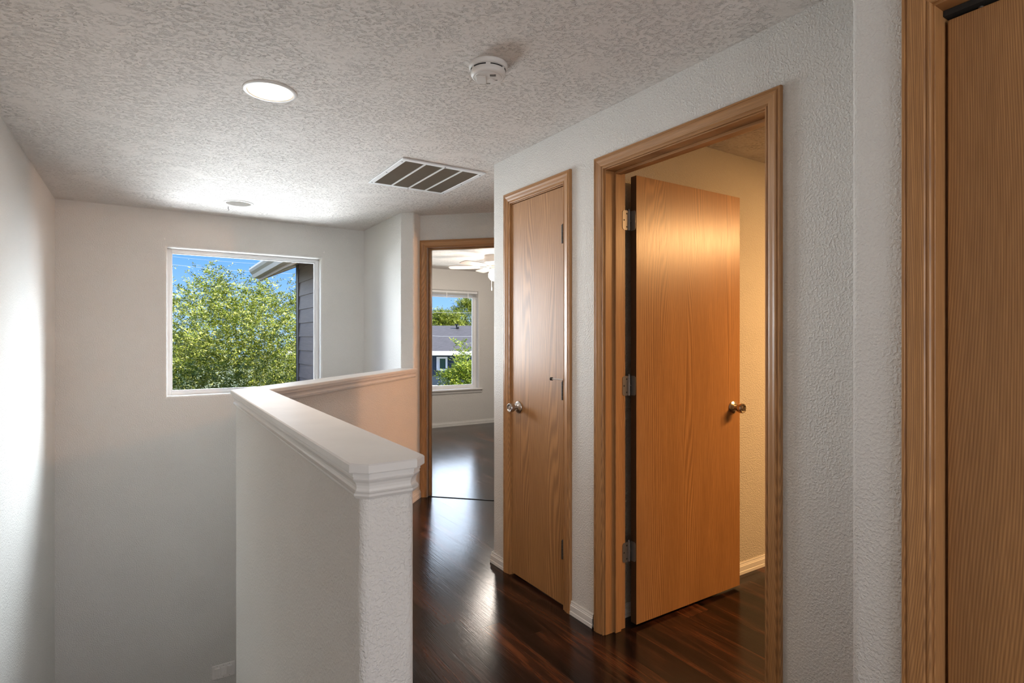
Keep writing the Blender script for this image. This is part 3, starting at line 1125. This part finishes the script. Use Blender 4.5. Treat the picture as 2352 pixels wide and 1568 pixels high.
# return air grille
GX0, GX1, GY0, GY1 = 1.199, 1.738, 2.973, 3.562
g = empty('return_air_grille', ((GX0+GX1)/2, (GY0+GY1)/2, H), 'square white return air grille with brown louvers on the ceiling', 'ceiling vent')
mb = MB()
fw = 0.032
zt, zb = H-0.0005, H-0.009
mb.box(GX0, GX0+fw, GY0, GY1, zb, zt)
mb.box(GX1-fw, GX1, GY0, GY1, zb, zt)
mb.box(GX0+fw, GX1-fw, GY0, GY0+fw, zb, zt)
mb.box(GX0+fw, GX1-fw, GY1-fw, GY1, zb, zt)
mb.build('frame', M['vinyl'], g, bevel=0.002)
ix0, ix1 = GX0+fw, GX1-fw
for k in range(1, 4):
    xx = ix0+(ix1-ix0)*k/4
    mb = MB()
    mb.box(xx-0.006, xx+0.006, GY0+fw, GY1-fw, zb, zt)
    mb.build('divider', M['vinyl'], g)
mb = MB()
mb.box(ix0, ix1, GY0+fw, GY1-fw, H-0.0012, H-0.0006)
mb.build('filter', M['darkslot'], g)
mb = MB()
n_l = 44
for k in range(n_l):
    yy = GY0+fw+(GY1-GY0-2*fw)*(k+0.5)/n_l
    mb.add([(ix0, yy+0.0052, zb+0.002), (ix1, yy+0.0052, zb+0.002), (ix1, yy-0.0040, zt-0.0022), (ix0, yy-0.0040, zt-0.0022)], [(0, 1, 2, 3)])
mb.build('louvers', M['louver'], g, recalc=False)
for (xx, yy) in [(GX0+0.016, GY0+0.05), (GX0+0.016, (GY0+GY1)/2), (GX0+0.016, GY1-0.03), ((GX0+GX1)/2, GY1-0.014), ((GX0+GX1)/2, GY0+0.014),
                 (GX1-0.016, GY0+0.05), (GX1-0.016, (GY0+GY1)/2), (GX1-0.016, GY1-0.03)]:
    mb = MB()
    mb.lathe((xx, yy, zb), (0, 0, -1), [(0.0, 0.004), (0.0012, 0.0035), (0.0016, 0.0)], 12)
    mb.build('screw', M['darkslot'], g)

# small hook in the ceiling beside the unlit downlight
mb = MB()
mb.tube([(0.524, 4.815, H+0.001), (0.524, 4.815, H-0.018), (0.530, 4.815, H-0.026), (0.524, 4.815, H-0.032)], 0.0018)
tag(mb.build('ceiling_hook', M['darkslot'], origin=(0.524, 4.815, H)), 'tiny dark hook in the ceiling just below the unlit downlight', 'hook')

# wall anchors left by a curtain rod
for xx, zz, lb in ((0.118, 2.093, 'small screw anchor in the wall above the left corner of the stairwell window'),
                   (1.352, 2.088, 'small screw anchor in the wall above the right corner of the stairwell window')):
    mb = MB()
    mb.lathe((xx, W2Y, zz), (0, -1, 0), [(0.0, 0.0), (0.0, 0.006), (0.002, 0.0055), (0.0022, 0.0025), (0.0008, 0.0)], 16)
    mb.tube([(xx-0.003, W2Y-0.002, zz-0.003), (xx+0.003, W2Y-0.002, zz+0.012)], 0.0018)
    tag(mb.build('wall_anchor', M['plastic_plain'], origin=(xx, W2Y, zz)), lb, 'wall anchor', 'curtain rod anchors over the window')

# three gang switch plate
sw = Vector((0.533, W2Y, -1.447))
sp = empty('light_switch', sw, 'white three-rocker switch plate low on the stairwell wall beside the half wall', 'light switch')
mb = MB()
mb.box(sw.x-0.086, sw.x+0.086, W2Y-0.006, W2Y-0.0002, sw.z-0.058, sw.z+0.058)
mb.build('switch_plate', M['plastic_plain'], sp, bevel=0.003)
for k in (-1, 0, 1):
    mb = MB()
    xx = sw.x+k*0.046
    d0, d1_ = (0.004, 0.0105) if k != 0 else (0.0105, 0.004)
    x0, x1 = xx-0.0165, xx+0.0165
    zb_, zt_ = sw.z-0.033, sw.z+0.033
    y = W2Y-0.004
    vs = [(x0, y, zb_), (x1, y, zb_), (x1, y, zt_), (x0, y, zt_), (x0, y-d0, zb_), (x1, y-d0, zb_), (x1, y-d1_, zt_), (x0, y-d1_, zt_)]
    mb.add(vs, [(0, 1, 2, 3), (4, 5, 6, 7), (0, 1, 5, 4), (2, 3, 7, 6), (1, 2, 6, 5), (0, 3, 7, 4)])
    mb.build('rocker', M['plastic_plain'], sp, bevel=0.001)
    for dz in (-0.048, 0.048):
        mb = MB()
        mb.lathe((xx, W2Y-0.006, sw.z+dz), (0, -1, 0), [(0, 0.0025), (0.0008, 0.002), (0.001, 0)], 10)
        mb.build('screw', M['louver'], sp)

# ceiling fan in the bedroom
FC = Vector((3.60, 5.92, H))
f = empty('ceiling_fan', FC, 'pale ceiling fan with a lit frosted lamp in the bedroom', 'ceiling fan')
mb = MB()
mb.lathe(FC, (0, 0, -1), [(0.0, 0.0), (0.0, 0.145), (0.055, 0.150), (0.085, 0.142), (0.105, 0.115), (0.118, 0.085), (0.118, 0.0)], 48)
mb.build('motor_housing', M['plastic'], f)
mb = MB()
mb.lathe(FC, (0, 0, -1), [(0.118, 0.0), (0.118, 0.062), (0.150, 0.058), (0.165, 0.050), (0.165, 0.0)], 40)
mb.build('switch_housing', M['plastic'], f)
toC = ex*(-1)     # camera left
far = ey
for ang in (-50, 8, 66, 150, 232):
    a = math.radians(ang)
    dv = (toC*math.cos(a)+far*math.sin(a)).normalized()
    sv = Vector((-dv.y, dv.x, 0))
    up = Vector((0, 0, 1))
    tilt = (sv*math.cos(0.2)+up*math.sin(0.2))
    c0 = FC+Vector((0, 0, -0.135))
    mb = MB()
    pts = [(0.20, 0.045), (0.24, 0.055), (0.50, 0.064), (0.56, 0.060), (0.585, 0.045), (0.592, 0.0)]
    ring = [c0+dv*q+tilt*w_ for q, w_ in pts]+[c0+dv*q-tilt*w_ for q, w_ in reversed(pts[:-1])]
    nrm = dv.cross(tilt).normalized()
    mb.loft([[p-nrm*0.003 for p in ring], [p+nrm*0.003 for p in ring]], True, caps=True)
    bld = mb.build('blade', M['blade'], f)
    mb = MB()
    mb.tube([c0+dv*0.06, c0+dv*0.13-up*0.01, c0+dv*0.21-nrm*0.004], 0.008)
    mb.obox(c0+dv*0.235-nrm*0.005, dv, tilt, nrm, 0.035, 0.022, 0.0025)
    mb.build('blade_iron', M['plastic'], bld)
mb = MB()
mb.lathe(FC, (0, 0, -1), [(0.165, 0.0), (0.165, 0.045), (0.175, 0.060), (0.195, 0.082), (0.230, 0.095), (0.265, 0.092), (0.295, 0.070), (0.310, 0.035), (0.313, 0.0)], 48)
mb.build('glass_shade', M['fan_bulb'], f)
mb = MB()
pc = FC+ex*(-0.055)-ey*0.02
mb.tube([pc+Vector((0, 0, -0.16)), pc+Vector((0, 0, -0.39))], 0.0015, 6)
mb.lathe(pc+Vector((0, 0, -0.385)), (0, 0, -1), [(0, 0.002), (0.01, 0.007), (0.035, 0.009), (0.045, 0.004), (0.047, 0)], 16)
mb.build('pull_chain', M['plastic'], f)
light('POINT', 'fan_lamp', (FC.x, FC.y, H-0.40), 24, (1.0, 0.90, 0.80), shadow_soft_size=0.22)

# warm fixtures out of sight: vanity bar in the small room, and one in the bathroom round the corner
for (lx, ly, lz, dx, dy, lb) in ((3.75, 0.35, 2.10, 0.0, 1.0, 'warm glowing bar lamp in the room of the open door, out of sight'),
                                 (3.9, 2.32, 1.96, 0.0, 1.0, 'warm glowing wall lamp in the bathroom round the corner, out of sight')):
    vv = empty('vanity_light', (lx, ly, lz), lb, 'wall lamp')
    for k in (-1, 0, 1):
        mb = MB()
        mb.lathe((lx+0.12*k, ly, lz+0.05), (0, 0, -1), [(0.0, 0.0), (0.0, 0.03), (0.05, 0.045), (0.09, 0.045), (0.10, 0.03), (0.10, 0.0)], 20)
        mb.build('bulb', M['warm_bulb'], vv)
    mb = MB()
    mb.box(lx-0.2, lx+0.2, ly-0.01, ly+0.01, lz+0.055, lz+0.085)
    mb.build('bar', M['nickel'], vv)
light('AREA', 'small_room_lamp', (3.6, 0.62, 2.10), 19, (1.0, 0.55, 0.22), aim=(-0.40, 0.70, -1.05), shape='RECTANGLE', size=1.1, size_y=0.14, spread=math.radians(130))
light('POINT', 'bathroom_lamp', (3.9, 2.45, 1.92), 56, (1.0, 0.50, 0.25), shadow_soft_size=0.05)

# ------------------------------------------------------------------ outside: our own house
# siding of the projecting bedroom wing
SX = 1.655
mb = MB()
bh = 0.172
z = -2.8
poly = []
while z < 2.5:
    poly.append((0.0, z))
    poly.append((-0.016, z+0.0005))
    poly.append((-0.004, z+bh))
    z += bh
y0, y1 = 5.36, 7.66
rings = [[(SX+px_, y0, pz) for px_, pz in poly], [(SX+px_, y1, pz) for px_, pz in poly]]
mb.loft(rings, False)
mb.box(SX, SX+0.08, y0, y1, -2.8, 2.5)
struct('wall_siding', mb, M['siding'], 'taupe lap siding of the bedroom wing outside the stairwell window', 'siding')
mb = MB()
mb.box(SX-0.026, SX+0.02, 7.575, 7.69, -2.8, 2.42)
mb.box(SX-0.026, SX+0.09, 7.66, 7.69, -2.8, 2.42)
struct('trim_1', mb, M['cornerboard'], 'brown corner board at the end of the siding', 'trim')
mb = MB()
mb.box(SX+0.08, 5.75, 7.64, 7.67, -2.8, 0.45)
mb.box(-0.74, SX, 5.36, 5.39, -2.8, 0.80)
struct('wall_outside', mb, M['siding'], 'siding under the windows outside, out of sight', 'siding')
# sloping eave with gutter
ev = empty('roof_eave', (1.25, 8.1, 2.1), 'beige gutter and fascia of the roof corner outside the stairwell window', 'roof eave')
YE = 8.12
x_out, z_out = 1.27, 2.085
slope = 0.46


def zs(x):
    return z_out+(x-x_out)*slope


mb = MB()
for (a0, a1, b0, b1) in ((x_out, 2.7, 5.42, YE),):
    lo = [(a0, b0, zs(a0)), (a1, b0, zs(a1)), (a1, b1, zs(a1)), (a0, b1, zs(a0))]
    hi = [(x, y, z_+0.03) for x, y, z_ in lo]
    mb.loft([lo, hi], True, caps=True)
mb.build('soffit', M['fascia'], ev)
mb = MB()
lo = [(x_out-0.05, 5.42, zs(x_out)+0.14), (2.7, 5.42, zs(2.7)+0.165), (2.7, YE+0.02, zs(2.7)+0.165), (x_out-0.05, YE+0.02, zs(x_out)+0.14)]
mb.loft([lo, [(x, y, z_+0.03) for x, y, z_ in lo]], True, caps=True)
mb.build('shingles', M['shingle'], ev)
mb = MB()
mb.box(x_out-0.022, x_out, 5.42, YE, z_out-0.02, z_out+0.14)
# rake board along the slope
vs0 = [(x_out-0.02, YE, zs(x_out)-0.02), (2.7, YE, zs(2.7)-0.02), (2.7, YE, zs(2.7)+0.15), (x_out-0.02, YE, zs(x_out)+0.14)]
mb.loft([vs0, [(x, y+0.022, z_) for x, y, z_ in vs0]], True, caps=True)
mb.build('fascia', M['fascia'], ev)
mb = MB()
gp = [(0.0, 0.13), (0.0, 0.0), (-0.065, 0.0), (-0.080, 0.045), (-0.105, 0.075), (-0.118, 0.105), (-0.118, 0.128), (-0.108, 0.128), (-0.108, 0.110),
      (-0.095, 0.080), (-0.070, 0.050), (-0.060, 0.008), (-0.006, 0.008), (-0.006, 0.13)]
mb.loft([[(x_out-0.022+a, yy, z_out+0.012+b) for a, b in gp] for yy in (5.42, YE+0.01)], True, caps=True)
mb.build('gutter', M['gutter'], ev)

# ------------------------------------------------------------------ outside: ground and neighbours
mb = MB()
mb.box(-60, 80, 5.4, 130, -2.95, -2.82)
struct('ground_lawn', mb, M['grass'], 'dry lawn outside, mostly hidden by the tree', 'ground')
mb = MB()
mb.box(-50, 70, 19.0, 27.0, -2.82, -2.80)
struct('ground_road', mb, M['pave'], 'pale concrete strip glimpsed through the tree', 'pavement')


def cam_pt(px, D, z=None, py=None):
    t_ = (px-1176.0)/1294.85
    x = D*(math.sin(YAW)+t_*math.cos(YAW))
    y = D*(math.cos(YAW)-t_*math.sin(YAW))
    if z is None:
        z = CAMZ-D*(py-775.6)/1294.85
    return Vector((x, y, z))


# the slate-blue house opposite the bedroom window
hb = cam_pt(1040, 24.0, z=-2.82)
house = empty('neighbour_house', hb, 'slate-blue house with grey shingle roof beyond the bedroom window', 'house')
lxv = ex.copy()
lyv = ey.copy()
eave_z = 0.62
ridge_z = 1.80


def hp(a, b, z_):
    return hb+lxv*a+lyv*b+Vector((0, 0, z_-hb.z))


mb = MB()
mb.loft([[hp(-7, 0.5, -2.82), hp(7, 0.5, -2.82), hp(7, 9.5, -2.82), hp(-7, 9.5, -2.82)],
         [hp(-7, 0.5, eave_z), hp(7, 0.5, eave_z), hp(7, 9.5, eave_z), hp(-7, 9.5, eave_z)]], True, caps=True)
for sgn_ in (-7, 7):
    mb.add([hp(sgn_, 0.5, eave_z), hp(sgn_, 9.5, eave_z), hp(sgn_, 5, ridge_z-0.1)], [(0, 1, 2)])
mb.build('wall', M['blueside'], house)
rot = Matrix(((lxv.x, lyv.x, 0), (lxv.y, lyv.y, 0), (0, 0, 1)))
mb = MB()
th = 0.14
for s_ in (0, 1):
    b0 = 0.0 if s_ == 0 else 10.0
    lo = [hp(-7.5, b0, eave_z-0.02), hp(7.5, b0, eave_z-0.02), hp(7.5, 5, ridge_z), hp(-7.5, 5, ridge_z)]
    mb.loft([lo, [p+Vector((0, 0, th)) for p in lo]], True, caps=True)
ro = mb.build('roof', M['shingle'], house)
mb = MB()
mb.loft([[hp(a, b, z_) for a, b, z_ in ((-7.5, -0.04, eave_z-0.05), (7.5, -0.04, eave_z-0.05), (7.5, -0.04, eave_z+0.13), (-7.5, -0.04, eave_z+0.13))],
         [hp(a, b, z_) for a, b, z_ in ((-7.5, -0.002, eave_z-0.05), (7.5, -0.002, eave_z-0.05), (7.5, -0.002, eave_z+0.13), (-7.5, -0.002, eave_z+0.13))]], True, caps=True)
mb.build('fascia', M['vinyl'], house)


def rel(px, py, b=0.5):
    """a,z on the house front for a pixel"""
    t_ = (px-1176.0)/1294.85
    D = 24.0+b
    base_t = (1040-1176.0)/1294.85
    return t_*D-base_t*24.0, CAMZ-D*(py-775.6)/1294.85


a0, zt_ = rel(1003, 819)
a1, zb_ = rel(1028, 851)
fr = 0.08
mb = MB()
for (p0, p1, q0, q1) in ((a0, a0+fr, zb_, zt_), (a1-fr, a1, zb_, zt_), (a0+fr, a1-fr, zt_-fr, zt_), (a0+fr, a1-fr, zb_, zb_+fr), ((a0+a1)/2-0.15, (a0+a1)/2-0.10, zb_+fr, zt_-fr)):
    mb.loft([[hp(p0, 0.44, q0), hp(p1, 0.44, q0), hp(p1, 0.44, q1), hp(p0, 0.44, q1)],
             [hp(p0, 0.5, q0), hp(p1, 0.5, q0), hp(p1, 0.5, q1), hp(p0, 0.5, q1)]], True, caps=True)
wf = mb.build('window', M['vinyl'], house)
mb = MB()
mb.loft([[hp(a0+fr, 0.47, zb_+fr), hp(a1-fr, 0.47, zb_+fr), hp(a1-fr, 0.47, zt_-fr), hp(a0+fr, 0.47, zt_-fr)],
         [hp(a0+fr, 0.49, zb_+fr), hp(a1-fr, 0.49, zb_+fr), hp(a1-fr, 0.49, zt_-fr), hp(a0+fr, 0.49, zt_-fr)]], True, caps=True)
mb.build('pane', M['green_glass'], wf)
mb = MB()
av = rel(1050, 758, 4.6)[0]
zr = eave_z+(ridge_z-eave_z)*4.3/5+th
mb.tube([hp(av, 4.3, zr-0.05), hp(av, 4.3, zr+0.18)], 0.035)
mb.obox(hp(av, 4.3, zr+0.20), lxv, lyv, (0, 0, 1), 0.10, 0.07, 0.03)
mb.obox(hp(av+0.05, 4.3, zr+0.05), lxv, lyv, (0, 0, 1), 0.07, 0.07, 0.04)
mb.build('roof_vent', M['black'], house)
mb = MB()
pl = rel(1000, 885, 0.3)
mb.loft([[hp(-7, 0.2, -2.8), hp(7, 0.2, -2.8), hp(7, 0.45, -2.8), hp(-7, 0.45, -2.8)],
         [hp(-7, 0.2, pl[1]), hp(7, 0.2, pl[1]), hp(7, 0.45, pl[1]), hp(-7, 0.45, pl[1])]], True, caps=True)
mb.build('skirt', M['pave'], house)

# overhead wires and the poles that carry them (the poles stand behind walls from here)
for a_, top in ((cam_pt(300, 20, py=570)-ex*0.13, 'leftmost wooden pole, beyond the tree, hidden behind the stairwell wall'),
                (cam_pt(760, 20, py=606)+ex*0.13, 'wooden pole behind the taupe siding, at the right end of the upper wires'),
                (cam_pt(900, 18, py=703)-ex*0.13, 'wooden pole left of the bedroom window view, carrying the lower wires'),
                (cam_pt(1180, 18, py=707)+ex*0.13, 'rightmost wooden pole, hidden behind the hall wall')):
    mb = MB()
    mb.tube([(a_.x, a_.y, -2.82), (a_.x, a_.y, a_.z+0.15)], [0.12, 0.12], 12)
    tag(mb.build('utility_pole', M['bark'], origin=(a_.x, a_.y, -2.82)), top, 'pole', 'utility poles')
for (a, b, rr, lb) in ((cam_pt(300, 20, py=596), cam_pt(760, 20, py=632), 0.0045, 'thin pale overhead wire crossing the sky in the stairwell window, upper of two'),
                       (cam_pt(300, 20, py=578), cam_pt(760, 20, py=612), 0.0035, 'thin pale overhead wire crossing the sky in the stairwell window, near its top edge'),
                       (cam_pt(900, 18, py=709), cam_pt(1180, 18, py=713), 0.004, 'thin overhead wire in front of the far trees in the bedroom window'),
                       (cam_pt(900, 18, py=764), cam_pt(1180, 18, py=767), 0.005, 'thin overhead wire in front of the shingle roof in the bedroom window')):
    mb = MB()
    pts = [a.lerp(b, k/10)+Vector((0, 0, -0.10*math.sin(PI*k/10))) for k in range(11)]
    mb.tube(pts, rr, 5)
    tag(mb.build('overhead_wire', M['wire'], origin=a), lb, 'wire', 'overhead wires')


# ------------------------------------------------------------------ trees
def leaves_mesh(name, centers, dirs, size, mat, parent, rng, pinnate=5, spread=1.0):
    """each spray: a drooping twig with paired leaflets. centers Nx3, dirs Nx3 (unit)"""
    n = len(centers)
    V, F = [], []
    cen = np.repeat(centers, pinnate*2+1, axis=0)
    dr = np.repeat(dirs, pinnate*2+1, axis=0)
    idx = np.tile(np.arange(pinnate*2+1), n)
    pair = idx//2
    side = np.where(idx % 2 == 0, -1.0, 1.0)
    last = idx == pinnate*2
    side[last] = 0.0
    up = np.array([0, 0, 1.0])
    sv = np.cross(dr, up)
    ln = np.linalg.norm(sv, axis=1, keepdims=True)
    sv = sv/np.maximum(ln, 1e-6)
    roll = np.repeat(rng.uniform(-0.9, 0.9, n), pinnate*2+1)[:, None]
    nv = np.cross(sv, dr)
    sv2 = sv*np.cos(roll)+nv*np.sin(roll)
    nv2 = np.cross(sv2, dr)
    base = cen+dr*((pair[:, None]+0.6)*size*0.62)+np.array([0, 0, -1.0])*((pair[:, None]/pinnate)**2*size*0.9)
    ld = sv2*side[:, None]*0.85+dr*0.55
    ld[last] = dr[last]
    ld += rng.normal(0, 0.22, ld.shape)
    ld[:, 2] -= 0.18
    ld /= np.linalg.norm(ld, axis=1, keepdims=True)
    sz = (size*rng.uniform(0.75, 1.25, len(ld)))[:, None]
    wn_ = nv2+rng.normal(0, 0.45, nv2.shape)
    wd = np.cross(ld, wn_)
    wd /= np.maximum(np.linalg.norm(wd, axis=1, keepdims=True), 1e-6)
    p0 = base
    p1 = base+ld*sz*0.45+wd*sz*0.19
    p2 = base+ld*sz
    p3 = base+ld*sz*0.45-wd*sz*0.19
    verts = np.stack([p0, p1, p2, p3], axis=1).reshape(-1, 3)
    og = np.array(ORG[parent.name])
    verts = verts-og
    k = len(p0)
    me = bpy.data.meshes.new(name)
    me.vertices.add(k*4)
    me.vertices.foreach_set('co', verts.astype(np.float32).ravel())
    me.loops.add(k*4)
    me.loops.foreach_set('vertex_index', np.arange(k*4, dtype=np.int32))
    me.polygons.add(k)
    me.polygons.foreach_set('loop_start', np.arange(0, k*4, 4, dtype=np.int32))
    me.polygons.foreach_set('loop_total', np.full(k, 4, dtype=np.int32))
    me.update()
    me.validate()
    me.materials.append(mat)
    o = bpy.data.objects.new(name, me)
    COL.objects.link(o)
    o.parent = parent
    ORG[o.name] = ORG[parent.name]
    return o


def tree(name, base, crown, rad, n_clump, sprays, size, mat, label, cat, seed, group=None, shoots=0, flat=1.0, clump_r=0.45, limbs=9):
    rng = np.random.default_rng(seed)
    base, crown = Vector(base), Vector(crown)
    t_ = empty(name, base, label, cat, group)
    # clump centres in the crown, mostly near its surface
    u = rng.normal(0, 1, (n_clump, 3))
    u /= np.linalg.norm(u, axis=1, keepdims=True)
    rr = rng.uniform(0.15, 1.0, n_clump)**0.42
    cl = u*rr[:, None]*np.array(rad)
    cl += np.array(crown)
    # trunk and limbs
    mb = MB()
    mb.tube([base, base.lerp(crown, 0.4)+Vector((0.1, 0, 0)), crown], [0.16, 0.12, 0.06], 10)
    mb.build('trunk', M['bark'], t_)
    for k in range(limbs):
        mb = MB()
        tgt = Vector(cl[rng.integers(0, n_clump)])
        st = base.lerp(crown, rng.uniform(0.25, 0.85))
        mid = st.lerp(tgt, 0.5)+Vector(rng.normal(0, 0.12, 3))+Vector((0, 0, 0.12))
        mb.tube([st, st.lerp(mid, 0.5), mid, mid.lerp(tgt, 0.6), tgt], [0.05, 0.042, 0.03, 0.018, 0.008], 7)
        mb.build('branch', M['bark'], t_)
    n = n_clump*sprays
    cc = np.repeat(cl, sprays, axis=0)
    offs = rng.normal(0, clump_r, (n, 3))*np.array([1, 1, 0.55*flat])
    pos = cc+offs
    d = pos-np.array(crown)
    d /= np.maximum(np.linalg.norm(d, axis=1, keepdims=True), 1e-6)
    d = d*0.8+rng.normal(0, 0.55, d.shape)
    d[:, 2] += 0.10
    d /= np.linalg.norm(d, axis=1, keepdims=True)
    P, Dd = [pos], [d]
    # long upright shoots on the top
    for k in range(shoots):
        a = rng.uniform(0, 2*PI)
        q = rng.uniform(0, 0.95)
        s0 = np.array(crown)+np.array([math.cos(a)*q*rad[0], math.sin(a)*q*rad[1], math.sqrt(1-q*q)*rad[2]*0.92])
        L = rng.uniform(0.35, 0.8)
        dirn = np.array([rng.normal(0, 0.22), rng.normal(0, 0.22), 1.0])
        dirn /= np.linalg.norm(dirn)
        m_ = int(L/0.045)
        tt = np.linspace(0, L, m_)
        pp = s0+dirn*tt[:, None]
        ang = np.arange(m_)*2.4
        dd = np.stack([np.cos(ang), np.sin(ang), np.full(m_, 0.75)], axis=1)
        dd /= np.linalg.norm(dd, axis=1, keepdims=True)
        P.append(pp)
        Dd.append(dd)
    o = leaves_mesh('foliage', np.concatenate(P), np.concatenate(Dd), size, mat, t_, rng)
    o['kind'] = 'stuff'
    return t_


tree('ash_tree', (1.1, 11.6, -2.82), (1.15, 11.5, -0.10), (3.3, 2.3, 2.25), 520, 50, 0.050, M['leaf'],
     'big yellow-green ash tree filling the stairwell window', 'tree', 11, shoots=90, clump_r=0.25, limbs=14)
tp = cam_pt(1030, 40, z=-2.82)
tree('far_tree', tp, cam_pt(1016, 40, py=741), (1.0, 1.0, 0.75), 80, 30, 0.11, M['leaf_far'],
     'round light green tree behind the shingle roof, the left and lower one', 'tree', 5, group='trees behind the neighbour house', clump_r=0.30, limbs=4)
tp = cam_pt(1075, 44, z=-2.82)
tree('far_tree', tp, cam_pt(1068, 44, py=722), (0.9, 0.9, 1.25), 55, 22, 0.12, M['leaf_far'],
     'taller airy tree behind the shingle roof, at the right edge of the bedroom window', 'tree', 6, group='trees behind the neighbour house', clump_r=0.26, limbs=5)
tp = cam_pt(1068, 14.5, z=-2.82)
tree('shrub_tree', tp, cam_pt(1072, 14.5, py=905), (0.62, 0.62, 0.75), 75, 22, 0.075, M['leaf_shrub'],
     'yellow-green shrub crown in the lower right of the bedroom window', 'shrub', 8, shoots=5, clump_r=0.10, limbs=5)
